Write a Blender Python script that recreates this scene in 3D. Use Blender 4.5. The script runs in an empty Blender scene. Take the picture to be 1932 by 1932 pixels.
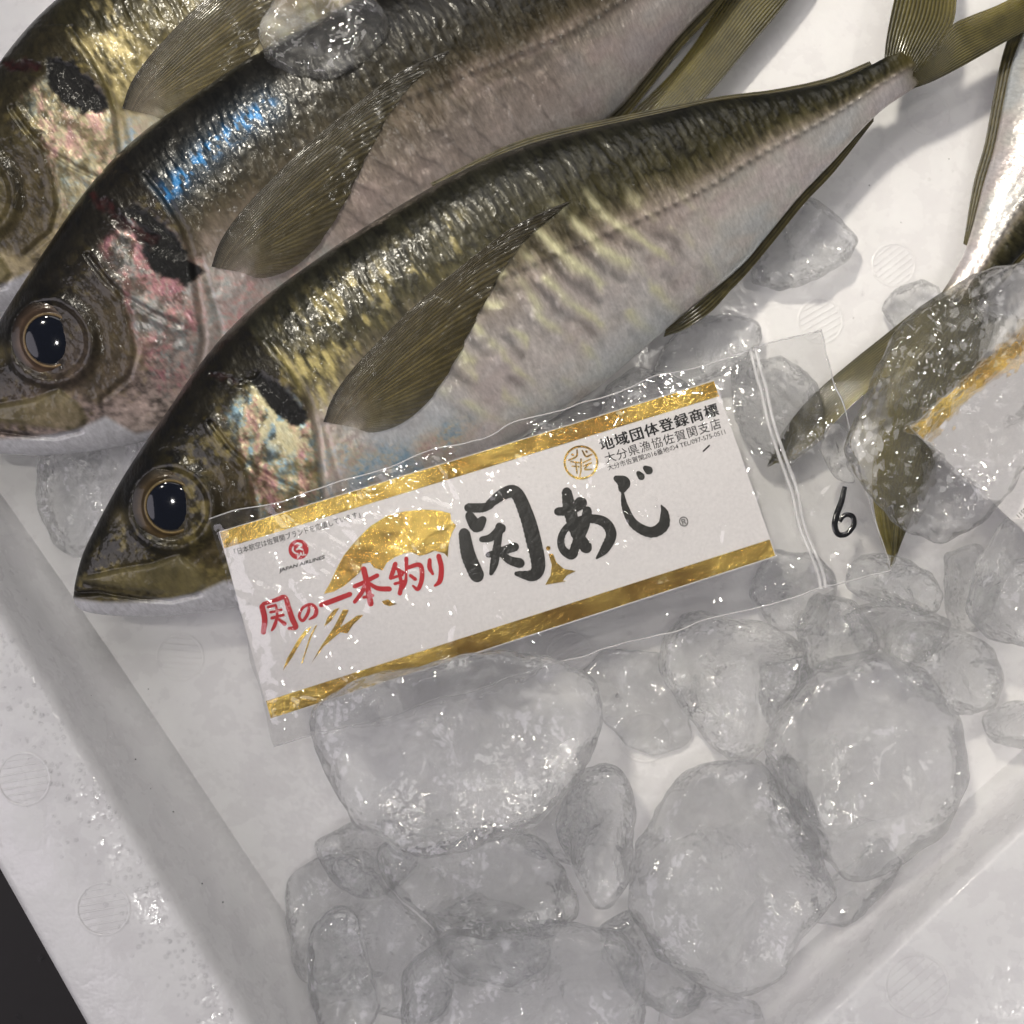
import bpy, math, random
import numpy as np
from mathutils import Vector, Matrix

# ------------------------------------------------------------------ camera, world, light
S = bpy.context.scene
COL = S.collection
K = 2048 / 1932.0            # traced coordinates are on a 1932 grid
F = 2332.0                   # focal length in those units
H = 0.46                     # camera height above the box floor
cam_d = bpy.data.cameras.new('camera'); cam = bpy.data.objects.new('camera', cam_d); COL.objects.link(cam)
cam.location = (0, 0, H); cam.rotation_euler = (0, 0, 0)
cam_d.sensor_width = 36; cam_d.lens = 36 * F / 1932.0
cam_d.clip_start = 0.01; cam_d.clip_end = 50
cam_d.dof.use_dof = True; cam_d.dof.focus_distance = 0.425; cam_d.dof.aperture_fstop = 5.6
S.camera = cam
w = bpy.data.worlds.new('World'); S.world = w; w.use_nodes = True
bg = w.node_tree.nodes['Background']; bg.inputs[0].default_value = (0.97, 0.955, 1.0, 1); bg.inputs[1].default_value = 0.17


def lamp(name, kind, loc, aim, power, size, color, cone=None, blend=0.5):
    d = bpy.data.lights.new(name, kind); o = bpy.data.objects.new(name, d); COL.objects.link(o)
    d.energy = power; d.color = color
    if kind == 'SPOT':
        d.shadow_soft_size = size; d.spot_size = math.radians(cone); d.spot_blend = blend
    elif kind == 'AREA':
        d.size = size; d.shape = 'DISK'
    else:
        d.shadow_soft_size = size
    o.location = loc
    o.rotation_euler = (Vector(aim) - Vector(loc)).to_track_quat('-Z', 'Y').to_euler()
    return o


lamp('market_spot', 'SPOT', (-0.36, 0.62, 1.15), (0.07, 0.12, 0.0), 46, 0.05, (1.0, 0.935, 0.80), 23, 0.75)  # key lamp; soft cone edge stands in for a shadow across the label
lamp('overhead_fill', 'AREA', (0.15, 1.25, 1.5), (0.0, 0.0, 0.0), 7.5, 1.1, (1.0, 0.965, 0.94))  # added soft fill from above, not a fitting of the place
lamp('side_fill', 'AREA', (-1.3, -0.5, 1.3), (0.0, -0.05, 0.0), 7.5, 1.2, (0.985, 0.92, 1.0))  # added soft fill from the left, tinted for the lower corner
lamp('rim_fill', 'SPOT', (0.75, -0.55, 1.1), (0.26, -0.22, 0), 18, 0.04, (1.0, 0.96, 0.90), 14, 0.8)  # added spot to brighten the right rim
lamp('counter_lamp', 'SPOT', (-0.46, 0.24, 1.3), (-0.10, -0.02, 0), 6, 0.035, (1.0, 0.94, 0.84), 56, 0.6)
lamp('front_lamp', 'SPOT', (-0.13, -0.32, 1.4), (-0.05, -0.10, 0), 5.5, 0.02, (1.0, 0.97, 0.93), 62, 0.7)
lamp('ceiling_lamp', 'SPOT', (0.28, 0.22, 1.4), (0.10, 0.0, 0), 5, 0.035, (1.0, 0.95, 0.86), 45, 0.6)

S.view_settings.view_transform = 'Standard'; S.view_settings.look = 'None'
S.view_settings.exposure = -0.08; S.view_settings.gamma = 1.0
S.view_settings.use_curve_mapping = False
S.render.engine = 'CYCLES'
S.cycles.max_bounces = 9; S.cycles.transmission_bounces = 8; S.cycles.transparent_max_bounces = 12
S.cycles.glossy_bounces = 2; S.cycles.diffuse_bounces = 3
S.cycles.use_adaptive_sampling = True; S.cycles.adaptive_threshold = 0.08
S.cycles.sample_clamp_indirect = 4.0; S.cycles.blur_glossy = 0.4

# ------------------------------------------------------------------ helpers


def P(qx, qy, z):
    s = (H - z) / F
    return np.array([(qx - 966.0) * s, (966.0 - qy) * s, z])


def PX(px, py):                       # full photograph pixels -> traced grid
    return (px / K, py / K)


def hash2(ix, iy, seed):
    h = (ix.astype(np.int64) * 374761393 + iy.astype(np.int64) * 668265263 + seed * 974711) & 0xFFFFFFFF
    h = ((h ^ (h >> 13)) * 1274126177) & 0xFFFFFFFF
    h = h ^ (h >> 16)
    return (h & 0xFFFFFF) / float(0xFFFFFF)


def noise2(x, y, seed=0):
    ix = np.floor(x); iy = np.floor(y); fx = x - ix; fy = y - iy
    ux = fx * fx * fx * (fx * (fx * 6 - 15) + 10); uy = fy * fy * fy * (fy * (fy * 6 - 15) + 10)
    a = hash2(ix, iy, seed); b = hash2(ix + 1, iy, seed); c = hash2(ix, iy + 1, seed); d = hash2(ix + 1, iy + 1, seed)
    return (a + (b - a) * ux + (c - a) * uy + (a - b - c + d) * ux * uy) * 2 - 1


def fbm(x, y, seed=0, octv=4):
    r = 0; a = 0.5; t = 0
    for k in range(octv):
        r = r + a * noise2(x, y, seed + k * 17); t += a
        x = x * 2.03 + 3.1; y = y * 2.03 + 7.7; a *= 0.5
    return r / t


def noise3(p, seed=0):
    x, y, z = p[:, 0], p[:, 1], p[:, 2]
    iz = np.floor(z); f = z - iz; u = f * f * (3 - 2 * f)
    a = np.empty_like(x); b = np.empty_like(x)
    for zi in np.unique(iz):
        m = iz == zi
        a[m] = noise2(x[m], y[m], seed + int(zi) * 131)
        b[m] = noise2(x[m], y[m], seed + int(zi + 1) * 131)
    return a + (b - a) * u


def smooth(e0, e1, x):
    t = np.clip((x - e0) / (e1 - e0), 0, 1)
    return t * t * (3 - 2 * t)


def seg_dist(q, pts):
    pts = np.asarray(pts, float); best = np.full(len(q), 1e9)
    for a, b in zip(pts[:-1], pts[1:]):
        ab = b - a; t = np.clip(((q - a) @ ab) / max(ab @ ab, 1e-9), 0, 1)
        best = np.minimum(best, np.hypot(*(q - (a + t[:, None] * ab)).T))
    return best


def inside(q, poly):
    poly = np.asarray(poly, float); c = np.zeros(len(q), bool); x, y = q[:, 0], q[:, 1]
    for (x0, y0), (x1, y1) in zip(poly, np.roll(poly, -1, 0)):
        if y0 == y1:
            continue
        m = ((y0 > y) != (y1 > y)) & (x < (x1 - x0) * (y - y0) / (y1 - y0) + x0)
        c ^= m
    return c


def soft_poly(q, poly, feather):
    """1 inside, 0 outside, feathered"""
    poly = np.asarray(poly, float)
    d = seg_dist(q, np.vstack([poly, poly[:1]]))
    s = np.where(inside(q, poly), d, -d)
    return smooth(-feather, feather, s)


def spline(pts, n):
    """Catmull-Rom through pts, n samples, even in arc length"""
    p = np.asarray(pts, float)
    p = np.vstack([2 * p[0] - p[1], p, 2 * p[-1] - p[-2]])
    out = []
    for i in range(1, len(p) - 2):
        t = np.linspace(0, 1, 24, endpoint=False)[:, None]
        a, b, c, d = p[i - 1], p[i], p[i + 1], p[i + 2]
        out.append(0.5 * ((2 * b) + (-a + c) * t + (2 * a - 5 * b + 4 * c - d) * t ** 2 + (-a + 3 * b - 3 * c + d) * t ** 3))
    out = np.vstack(out + [p[-2][None]])
    L = np.concatenate([[0], np.cumsum(np.linalg.norm(np.diff(out, axis=0), axis=1))])
    s = np.linspace(0, L[-1], n)
    return np.stack([np.interp(s, L, out[:, k]) for k in range(out.shape[1])], 1)


def mesh_np(name, verts, faces, smooth_shade=True, cols=None):
    me = bpy.data.meshes.new(name)
    v = np.asarray(verts, dtype=np.float32)
    if isinstance(faces, np.ndarray):
        nf, k = faces.shape
        me.vertices.add(len(v)); me.vertices.foreach_set('co', v.ravel())
        me.loops.add(nf * k); me.loops.foreach_set('vertex_index', faces.astype(np.int32).ravel())
        me.polygons.add(nf)
        me.polygons.foreach_set('loop_start', np.arange(0, nf * k, k, dtype=np.int32))
        me.update(calc_edges=True)
    else:
        me.from_pydata([tuple(map(float, a)) for a in v], [], faces)
    me.validate()
    me.polygons.foreach_set('use_smooth', np.full(len(me.polygons), smooth_shade))
    for nm, c in (cols or {}).items():
        at = me.attributes.new(nm, 'FLOAT_COLOR', 'POINT')
        c4 = np.ones((len(v), 4), np.float32); c4[:, :c.shape[1]] = c
        at.data.foreach_set('color', c4.ravel())
    me.update()
    return me


def obj(name, me, mat=None, parent=None):
    o = bpy.data.objects.new(name, me); COL.objects.link(o)
    if mat is not None:
        me.materials.append(mat)
    if parent is not None:
        o.parent = parent
    return o


def empty(name, loc=(0, 0, 0), rz=0):
    o = bpy.data.objects.new(name, None); COL.objects.link(o); o.location = loc; o.rotation_euler = (0, 0, rz)
    o.empty_display_size = 0.01
    return o


def tag(o, label=None, cat=None, group=None, kind=None):
    for k, v in (('label', label), ('category', cat), ('group', group), ('kind', kind)):
        if v:
            o[k] = v
    return o


def grid_faces(nu, nv, wrap_v=False, off=0):
    i = np.arange(nu - 1)[:, None]; j = np.arange(nv if wrap_v else nv - 1)[None]
    j2 = (j + 1) % nv
    a = i * nv + j; b = i * nv + j2; c = (i + 1) * nv + j2; d = (i + 1) * nv + j
    return np.stack([a, b, c, d], -1).reshape(-1, 4) + off


# ------------------------------------------------------------------ materials
def material(name):
    m = bpy.data.materials.new(name); m.use_nodes = True
    nt = m.node_tree; b = nt.nodes['Principled BSDF']
    return m, nt, b


def node(nt, kind, **kw):
    n = nt.nodes.new(kind)
    for k, v in kw.items():
        if k.startswith('i_'):
            n.inputs[k[2:].replace('_', ' ')].default_value = v
        else:
            setattr(n, k, v)
    return n


def bump_chain(nt, layers, vec=None):
    """layers: (texture output socket, strength, distance); returns the last normal output"""
    prev = None
    for sock, st, dist in layers:
        bn = node(nt, 'ShaderNodeBump'); bn.inputs['Strength'].default_value = st; bn.inputs['Distance'].default_value = dist
        nt.links.new(sock, bn.inputs['Height'])
        if prev is not None:
            nt.links.new(prev, bn.inputs['Normal'])
        prev = bn.outputs['Normal']
    return prev


def tex_noise(nt, scale, detail=4, rough=0.55, dist=0.0, vec=None):
    n = node(nt, 'ShaderNodeTexNoise'); n.inputs['Scale'].default_value = scale
    n.inputs['Detail'].default_value = detail; n.inputs['Roughness'].default_value = rough; n.inputs['Distortion'].default_value = dist
    if vec is not None:
        nt.links.new(vec, n.inputs['Vector'])
    return n


def obj_coord(nt, scale=(1, 1, 1), rot=0.0):
    tc = node(nt, 'ShaderNodeTexCoord'); mp = node(nt, 'ShaderNodeMapping')
    mp.inputs['Scale'].default_value = scale; mp.inputs['Rotation'].default_value = (0, 0, rot)
    nt.links.new(tc.outputs['Object'], mp.inputs['Vector'])
    return mp.outputs['Vector']


def mat_foam(name, bead, gloss):
    m, nt, b = material(name)
    vec = obj_coord(nt)
    vo = node(nt, 'ShaderNodeTexVoronoi', feature='SMOOTH_F1'); vo.inputs['Scale'].default_value = 170; vo.inputs['Smoothness'].default_value = 0.25
    vo.inputs['Randomness'].default_value = 1.0
    nt.links.new(vec, vo.inputs['Vector'])
    wet = tex_noise(nt, 90, 3, 0.65, 0, vec=vec)
    nrm = bump_chain(nt, [(vo.outputs[0], -bead, 0.002), (wet.outputs[0], 0.35 * gloss, 0.002)])
    nt.links.new(nrm, b.inputs['Normal'])
    c2 = node(nt, 'ShaderNodeValToRGB'); e = c2.color_ramp.elements
    e[0].position = 0.3; e[0].color = (0.825, 0.81, 0.82, 1); e[1].position = 0.7; e[1].color = (0.86, 0.855, 0.855, 1)
    nt.links.new(wet.outputs[0], c2.inputs[0]); nt.links.new(c2.outputs[0], b.inputs['Base Color'])
    rr = node(nt, 'ShaderNodeMapRange'); rr.inputs['From Min'].default_value = 0.35; rr.inputs['From Max'].default_value = 0.65
    rr.inputs['To Min'].default_value = 0.10; rr.inputs['To Max'].default_value = 0.5
    nt.links.new(wet.outputs[0], rr.inputs[0]); nt.links.new(rr.outputs[0], b.inputs['Roughness'])
    return m


def mat_fish(name, scale_bump=1.0, sparkle=1.0):
    m, nt, b = material(name)
    at = node(nt, 'ShaderNodeAttribute', attribute_name='col'); pr = node(nt, 'ShaderNodeAttribute', attribute_name='prop')
    sep = node(nt, 'ShaderNodeSeparateColor'); nt.links.new(pr.outputs['Color'], sep.inputs[0])
    vec = obj_coord(nt, (1, 1, 1), math.radians(-31))
    st = node(nt, 'ShaderNodeMapping'); st.inputs['Scale'].default_value = (1.0, 0.35, 0.6); nt.links.new(vec, st.inputs['Vector'])
    # fine scale rows in the colour
    n1 = tex_noise(nt, 1100, 2, 0.65, vec=st.outputs[0])
    mr = node(nt, 'ShaderNodeMapRange'); mr.inputs['From Min'].default_value = 0.3; mr.inputs['From Max'].default_value = 0.7
    mr.inputs['To Min'].default_value = 0.88; mr.inputs['To Max'].default_value = 1.12; nt.links.new(n1.outputs[0], mr.inputs[0])
    mul = node(nt, 'ShaderNodeVectorMath', operation='SCALE'); nt.links.new(at.outputs['Color'], mul.inputs[0]); nt.links.new(mr.outputs[0], mul.inputs['Scale'])
    nt.links.new(mul.outputs[0], b.inputs['Base Color'])
    nt.links.new(sep.outputs[0], b.inputs['Metallic']); nt.links.new(sep.outputs[1], b.inputs['Roughness'])
    vo = node(nt, 'ShaderNodeTexVoronoi'); vo.inputs['Scale'].default_value = 900; nt.links.new(st.outputs[0], vo.inputs['Vector'])
    n2 = tex_noise(nt, 420, 3, 0.6, vec=st.outputs[0])
    nb = bump_chain(nt, [(n2.outputs[0], 0.22 * scale_bump, 0.0006), (vo.outputs[0], 0.30 * scale_bump, 0.0003)])
    nt.links.new(nb, b.inputs['Normal'])
    n3 = tex_noise(nt, 300, 2, 0.6, vec=vec)
    nc = bump_chain(nt, [(n3.outputs[0], 0.30 * sparkle, 0.0016)])
    nt.links.new(nc, b.inputs['Coat Normal'])
    nt.links.new(sep.outputs[2], b.inputs['Coat Weight']); b.inputs['Coat Roughness'].default_value = 0.15
    b.inputs['Coat IOR'].default_value = 1.46
    b.inputs['Specular IOR Level'].default_value = 0.2
    return m


def mat_fin(name):
    m, nt, b = material(name)
    at = node(nt, 'ShaderNodeAttribute', attribute_name='col')
    vec = obj_coord(nt); n1 = tex_noise(nt, 900, 4, vec=vec)
    mr = node(nt, 'ShaderNodeMapRange'); mr.inputs['To Min'].default_value = 0.7; mr.inputs['To Max'].default_value = 1.3
    nt.links.new(n1.outputs[0], mr.inputs[0])
    mul = node(nt, 'ShaderNodeVectorMath', operation='SCALE'); nt.links.new(at.outputs['Color'], mul.inputs[0]); nt.links.new(mr.outputs[0], mul.inputs['Scale'])
    nt.links.new(mul.outputs[0], b.inputs['Base Color'])
    n2 = tex_noise(nt, 500, 4, vec=vec)
    nt.links.new(bump_chain(nt, [(n2.outputs[0], 0.4, 0.0006)]), b.inputs['Normal'])
    b.inputs['Roughness'].default_value = 0.38; b.inputs['Coat Weight'].default_value = 0.55; b.inputs['Coat Roughness'].default_value = 0.12
    # thin membrane: some light comes through
    tr = node(nt, 'ShaderNodeBsdfTranslucent'); nt.links.new(mul.outputs[0], tr.inputs[0])
    mx = node(nt, 'ShaderNodeMixShader'); mx.inputs[0].default_value = 0.2
    nt.links.new(b.outputs[0], mx.inputs[1]); nt.links.new(tr.outputs[0], mx.inputs[2])
    tp = node(nt, 'ShaderNodeBsdfTransparent'); mx2 = node(nt, 'ShaderNodeMixShader')
    nt.links.new(at.outputs['Alpha'], mx2.inputs[0]); nt.links.new(tp.outputs[0], mx2.inputs[1]); nt.links.new(mx.outputs[0], mx2.inputs[2])
    nt.links.new(mx2.outputs[0], nt.nodes['Material Output'].inputs[0])
    return m


def mat_eye(name):
    m, nt, b = material(name)
    at = node(nt, 'ShaderNodeAttribute', attribute_name='col'); nt.links.new(at.outputs['Color'], b.inputs['Base Color'])
    vec = obj_coord(nt); n = tex_noise(nt, 300, 3, vec=vec)
    b.inputs['Metallic'].default_value = 0.1; b.inputs['Roughness'].default_value = 0.35
    b.inputs['Specular IOR Level'].default_value = 0.2
    b.inputs['Coat Weight'].default_value = 0.35; b.inputs['Coat Roughness'].default_value = 0.05
    nt.links.new(bump_chain(nt, [(n.outputs[0], 0.12, 0.0008)]), b.inputs['Coat Normal'])
    return m


def mat_plain(name, col, rough=0.5, metal=0.0, coat=0.0, bump=0.0, bscale=400):
    m, nt, b = material(name)
    vec = obj_coord(nt); n = tex_noise(nt, bscale, 2, vec=vec)
    mr = node(nt, 'ShaderNodeMapRange'); mr.inputs['To Min'].default_value = 0.88; mr.inputs['To Max'].default_value = 1.12
    nt.links.new(n.outputs[0], mr.inputs[0])
    sc = node(nt, 'ShaderNodeVectorMath', operation='SCALE'); sc.inputs[0].default_value = col; nt.links.new(mr.outputs[0], sc.inputs['Scale'])
    nt.links.new(sc.outputs[0], b.inputs['Base Color'])
    b.inputs['Roughness'].default_value = rough; b.inputs['Metallic'].default_value = metal
    b.inputs['Coat Weight'].default_value = coat; b.inputs['Coat Roughness'].default_value = 0.08
    if bump:
        nt.links.new(bump_chain(nt, [(n.outputs[0], bump, 0.0006)]), b.inputs['Normal'])
    return m


def mat_gold():
    m, nt, b = material('gold_foil')
    vec = obj_coord(nt)
    n1 = tex_noise(nt, 34, 3, 0.6, 0.4, vec=vec); n2 = tex_noise(nt, 700, 2, 0.7, vec=vec)
    cr = node(nt, 'ShaderNodeValToRGB'); e = cr.color_ramp.elements
    e[0].position = 0.40; e[0].color = (0.50, 0.30, 0.07, 1); e[1].position = 0.60; e[1].color = (0.95, 0.68, 0.18, 1)
    nt.links.new(n1.outputs[0], cr.inputs[0]); nt.links.new(cr.outputs[0], b.inputs['Base Color'])
    b.inputs['Metallic'].default_value = 0.85
    rr = node(nt, 'ShaderNodeMapRange'); rr.inputs['To Min'].default_value = 0.12; rr.inputs['To Max'].default_value = 0.34
    nt.links.new(n1.outputs[0], rr.inputs[0]); nt.links.new(rr.outputs[0], b.inputs['Roughness'])
    nt.links.new(bump_chain(nt, [(n1.outputs[0], 0.45, 0.005), (n2.outputs[0], 0.6, 0.0006)]), b.inputs['Normal'])
    return m


def mat_ice(name, bumpy, cells, clear, frost, tint=(0.996, 0.998, 1.0)):
    """wet clear ice: straight and bent transmission, wet gloss, white fractures and clouds"""
    m, nt, b = material(name)
    nt.nodes.remove(b)
    vec = obj_coord(nt)
    n1 = tex_noise(nt, 70, 3, 0.58, 0, vec=vec)
    layers = [(n1.outputs[0], 0.8 * bumpy, 0.009)]
    if cells > 0.2:
        vo = node(nt, 'ShaderNodeTexVoronoi', feature='SMOOTH_F1'); vo.inputs['Scale'].default_value = 210; vo.inputs['Smoothness'].default_value = 0.25
        nt.links.new(vec, vo.inputs['Vector']); layers.append((vo.outputs[0], cells, 0.003))
    nrm = bump_chain(nt, layers)
    rf = node(nt, 'ShaderNodeBsdfGlass'); rf.inputs['IOR'].default_value = 1.30; rf.inputs['Roughness'].default_value = 0.0
    rf.inputs['Color'].default_value = (*tint, 1); nt.links.new(nrm, rf.inputs['Normal'])
    tp = node(nt, 'ShaderNodeBsdfTransparent'); tp.inputs[0].default_value = (*tint, 1)
    m1 = node(nt, 'ShaderNodeMixShader'); m1.inputs[0].default_value = clear
    nt.links.new(rf.outputs[0], m1.inputs[1]); nt.links.new(tp.outputs[0], m1.inputs[2])
    df = node(nt, 'ShaderNodeBsdfDiffuse'); df.inputs[0].default_value = (0.96, 0.96, 0.96, 1); nt.links.new(nrm, df.inputs['Normal'])
    cl = tex_noise(nt, 42, 3, 0.62, 0.5, vec=vec)
    cr = node(nt, 'ShaderNodeValToRGB'); e = cr.color_ramp.elements; cr.color_ramp.interpolation = 'EASE'
    def g(v):
        v = min(v * frost, 1.0); return (v, v, v, 1)
    e[0].position = 0.32; e[0].color = g(1.2); e[1].position = 0.76; e[1].color = g(3.6)
    for ps, vl in ((0.42, 0.25), (0.50, 0.35), (0.60, 1.5)):
        k = e.new(ps); k.color = g(vl)
    nt.links.new(cl.outputs[0], cr.inputs[0])
    m2 = node(nt, 'ShaderNodeMixShader'); nt.links.new(cr.outputs[0], m2.inputs[0])
    nt.links.new(m1.outputs[0], m2.inputs[1]); nt.links.new(df.outputs[0], m2.inputs[2])
    gy = node(nt, 'ShaderNodeBsdfGlossy'); gy.inputs['Roughness'].default_value = 0.03; nt.links.new(nrm, gy.inputs['Normal'])
    m3 = node(nt, 'ShaderNodeMixShader'); m3.inputs[0].default_value = 0.06; nt.links.new(m2.outputs[0], m3.inputs[1]); nt.links.new(gy.outputs[0], m3.inputs[2])
    nt.links.new(m3.outputs[0], nt.nodes['Material Output'].inputs[0])
    return m


def mat_film():
    m, nt, b = material('clear_film'); nt.nodes.remove(b)
    vec = obj_coord(nt)
    n1 = tex_noise(nt, 60, 3, 0.6, 0, vec=vec)
    nrm = bump_chain(nt, [(n1.outputs[0], 0.32, 0.004)])
    gl = node(nt, 'ShaderNodeBsdfGlossy'); gl.inputs['Roughness'].default_value = 0.06; nt.links.new(nrm, gl.inputs['Normal'])
    tp = node(nt, 'ShaderNodeBsdfTransparent'); tp.inputs[0].default_value = (0.97, 0.97, 0.97, 1)
    mx = node(nt, 'ShaderNodeMixShader'); mx.inputs[0].default_value = 0.085
    nt.links.new(tp.outputs[0], mx.inputs[1]); nt.links.new(gl.outputs[0], mx.inputs[2])
    nt.links.new(mx.outputs[0], nt.nodes['Material Output'].inputs[0])
    return m


def mat_seal():
    m, nt, b = material('bag_seal')
    b.inputs['Base Color'].default_value = (0.85, 0.84, 0.85, 1); b.inputs['Roughness'].default_value = 0.12
    tp = node(nt, 'ShaderNodeBsdfTransparent'); mx = node(nt, 'ShaderNodeMixShader'); mx.inputs[0].default_value = 0.45
    nt.links.new(tp.outputs[0], mx.inputs[1]); nt.links.new(b.outputs[0], mx.inputs[2]); nt.links.new(mx.outputs[0], nt.nodes['Material Output'].inputs[0])
    return m


def mat_drop():
    m, nt, b = material('water_drop'); nt.nodes.remove(b)
    gl = node(nt, 'ShaderNodeBsdfGlossy'); gl.inputs['Roughness'].default_value = 0.05
    tp = node(nt, 'ShaderNodeBsdfTransparent'); tp.inputs[0].default_value = (0.97, 0.97, 0.97, 1)
    mx = node(nt, 'ShaderNodeMixShader'); mx.inputs[0].default_value = 0.07; nt.links.new(tp.outputs[0], mx.inputs[1]); nt.links.new(gl.outputs[0], mx.inputs[2])
    nt.links.new(mx.outputs[0], nt.nodes['Material Output'].inputs[0])
    return m


M = dict(
    foam=mat_foam('expanded_foam', 0.25, 0.4), foam_rim=mat_foam('wet_foam_rim', 0.8, 1.0),
    foam_mark=mat_plain('foam_mark', (0.74, 0.72, 0.71), 0.5, bump=0.2),
    fish=mat_fish('fish_skin'), fin=mat_fin('fin_membrane'), eye=mat_eye('fish_eye'),
    pupil=mat_plain('pupil_lens', (0.004, 0.006, 0.013), 0.07, coat=0.0),
    paper=mat_plain('label_paper', (0.80, 0.775, 0.775), 0.45, bump=0.06, bscale=900),
    ink=mat_plain('black_ink', (0.010, 0.010, 0.011), 0.4), brush=mat_plain('brush_ink', (0.034, 0.033, 0.028), 0.3, coat=0.8, bump=0.9, bscale=420), red=mat_plain('red_ink', (0.52, 0.016, 0.022), 0.45),
    white_ink=mat_plain('white_ink', (0.8, 0.78, 0.77), 0.5), gold=mat_gold(), film=mat_film(),
    seal=mat_seal(),
    marker=mat_plain('marker_ink', (0.006, 0.006, 0.007), 0.14, coat=1.0),
    ice=mat_ice('clear_ice', 0.6, 0.0, 0.48, 0.10), ice_rough=mat_ice('rough_ice', 0.9, 0.25, 0.48, 0.11),
    ice_bubbly=mat_ice('bubbly_ice', 0.2, 0.5, 0.50, 0.02), ice_smooth=mat_ice('smooth_ice', 0.36, 0.0, 0.48, 0.09), drop=mat_drop(),
    counter=mat_plain('dark_counter', (0.007, 0.004, 0.005), 0.6, coat=0.0, bump=0.3, bscale=120),
)
print('materials done')

# ------------------------------------------------------------------ the setting: counter and foam box
me = mesh_np('counter', [(-1.5, -1.5, -0.12), (1.5, -1.5, -0.12), (1.5, 1.5, -0.12), (-1.5, 1.5, -0.12)], [(0, 1, 2, 3)], False)
tag(obj('counter', me, M['counter']), kind='structure')


def line_at(a, b, z, t):
    A = P(*a, z); B = P(*b, z)
    return A + (B - A) * t


def loft(name, rings, mat, parent, closed=True):
    """rings: list of equal-length point lists along the wall"""
    n = len(rings[0]); v = np.vstack(rings); f = grid_faces(len(rings), n, closed)
    faces = [tuple(map(int, q)) for q in f]
    faces.append(tuple(range(n))[::-1]); faces.append(tuple(range((len(rings) - 1) * n, len(rings) * n)))
    me = mesh_np(name, v, faces, True)
    o = obj(name, me, mat, parent)
    return o


box = tag(empty('foam_box', (0, 0, -0.03)), 'white expanded foam fish box holding the fish and ice', 'foam box')
ZB = -0.03


def rel(p):
    p = np.array(p, float); p[..., 2] -= ZB
    return p


def wall(name, foot, inner, outer, zr, mat):
    rings = []
    for t in np.linspace(-1.9, 2.1, 81):
        f = line_at(*foot, 0.0, t); i = line_at(*inner, zr, t); o = line_at(*outer, zr, t)
        d = (o - i) / np.linalg.norm(o - i)
        j = 0.0004 * math.sin(t * 31) + 0.0003 * math.sin(t * 77)
        fi = f + (i - f) * 0.93
        rings.append(rel([np.array([f[0], f[1], ZB + 0.002]) + d * 0.001, f - d * 0.004 + [0, 0, 0.0003], f + (i - f) * 0.05 + d * 0.0005,
                          f + (i - f) * 0.5 + d * (0.0008 + j), fi + d * j, i + d * 0.0012 + [0, 0, 0.0002], i + d * 0.0035 + [0, 0, 0.0012],
                          i + (o - i) * 0.5 + [0, 0, 0.0012], o - d * 0.004 + [0, 0, 0.0010], o - d * 0.001 + [0, 0, -0.0008], o + [0, 0, -0.005],
                          np.array([o[0], o[1], ZB + 0.0])]))
    return loft(name, rings, mat, box)


# the floor of the box, a sheet of foam with its own thickness
fl = [tuple(P(*q_, 0.0)[:2]) for q_ in ((-409, 360), (940, 2340), (2945, 517), (2945, -900), (-409, -900))]
v = [(x, y, z - ZB) for z in (-0.028, 0.0) for x, y in fl]
me = mesh_np('base', v, [(4, 3, 2, 1, 0), (5, 6, 7, 8, 9)] + [(k, (k + 1) % 5, (k + 1) % 5 + 5, k + 5) for k in range(5)], False)
base = obj('base', me, M['foam'], box)
wall('wall', ((148, 1177), (441, 1607)), ((20, 1177), (476, 1932)), ((-170, 1352), (157, 1932)), 0.040, M['foam_rim'])
wall('wall', ((1932, 1435), (1399, 1918)), ((1932, 1549), (1527, 1932)), ((2500, 1690), (1980, 2180)), 0.036, M['foam_rim'])


def vent_mark(qx, qy, z, r, ang, parent, zoff=0.0):
    """round moulded vent: a raised ring with parallel slits"""
    c = P(qx, qy, z); s = (H - z) / F; R = r * s
    vs, fs = [], []
    n = 48
    for k in range(n):
        a = 2 * math.pi * k / n
        for rr, zz in ((R, 0.0001), (R * 0.97, 0.0002), (R * 0.93, 0.0002), (R * 0.90, 0.0001)):
            vs.append((rr * math.cos(a), rr * math.sin(a), zz))
    for k in range(n):
        for j in range(3):
            a = k * 4 + j; b = ((k + 1) % n) * 4 + j
            fs.append((a, b, b + 1, a + 1))
    for k in range(-3, 4):
        y = k * R * 0.25; hl = math.sqrt(max(R * R * 0.76 - y * y, 0)); wd = R * 0.035
        i = len(vs)
        for x, yy, zz in ((-hl, y - wd, 0.0001), (hl, y - wd, 0.0001), (hl, y, 0.00025), (-hl, y, 0.00025), (-hl, y + wd, 0.0001), (hl, y + wd, 0.0001)):
            vs.append((x, yy, zz))
        fs += [(i, i + 1, i + 2, i + 3), (i + 3, i + 2, i + 5, i + 4)]
    ca, sa = math.cos(ang), math.sin(ang)
    vs = [(c[0] + x * ca - y * sa, c[1] + x * sa + y * ca, c[2] + zz - ZB + zoff) for x, y, zz in vs]
    return obj('vent_mark', mesh_np('vent_mark', vs, fs, True), M['foam'], parent)


for qx, qy, z, r, a in ((1217, 1392, 0, 48, 35), (340, 1240, 0, 46, -5), (1548, 606, 0, 44, 30), (1686, 500, 0, 42, 38), (1750, 215, 0, 42, 35), (1075, 1235, 0, 44, 35)):
    vent_mark(qx, qy, z, r, math.radians(a), base)
for qx, qy, z, r, a in ((45, 1470, 0.0412, 52, 10), (195, 1715, 0.0412, 52, 10), (1730, 1860, 0.0372, 62, 40)):
    vent_mark(qx, qy, z, r, math.radians(a), base, 0.0)

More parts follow.
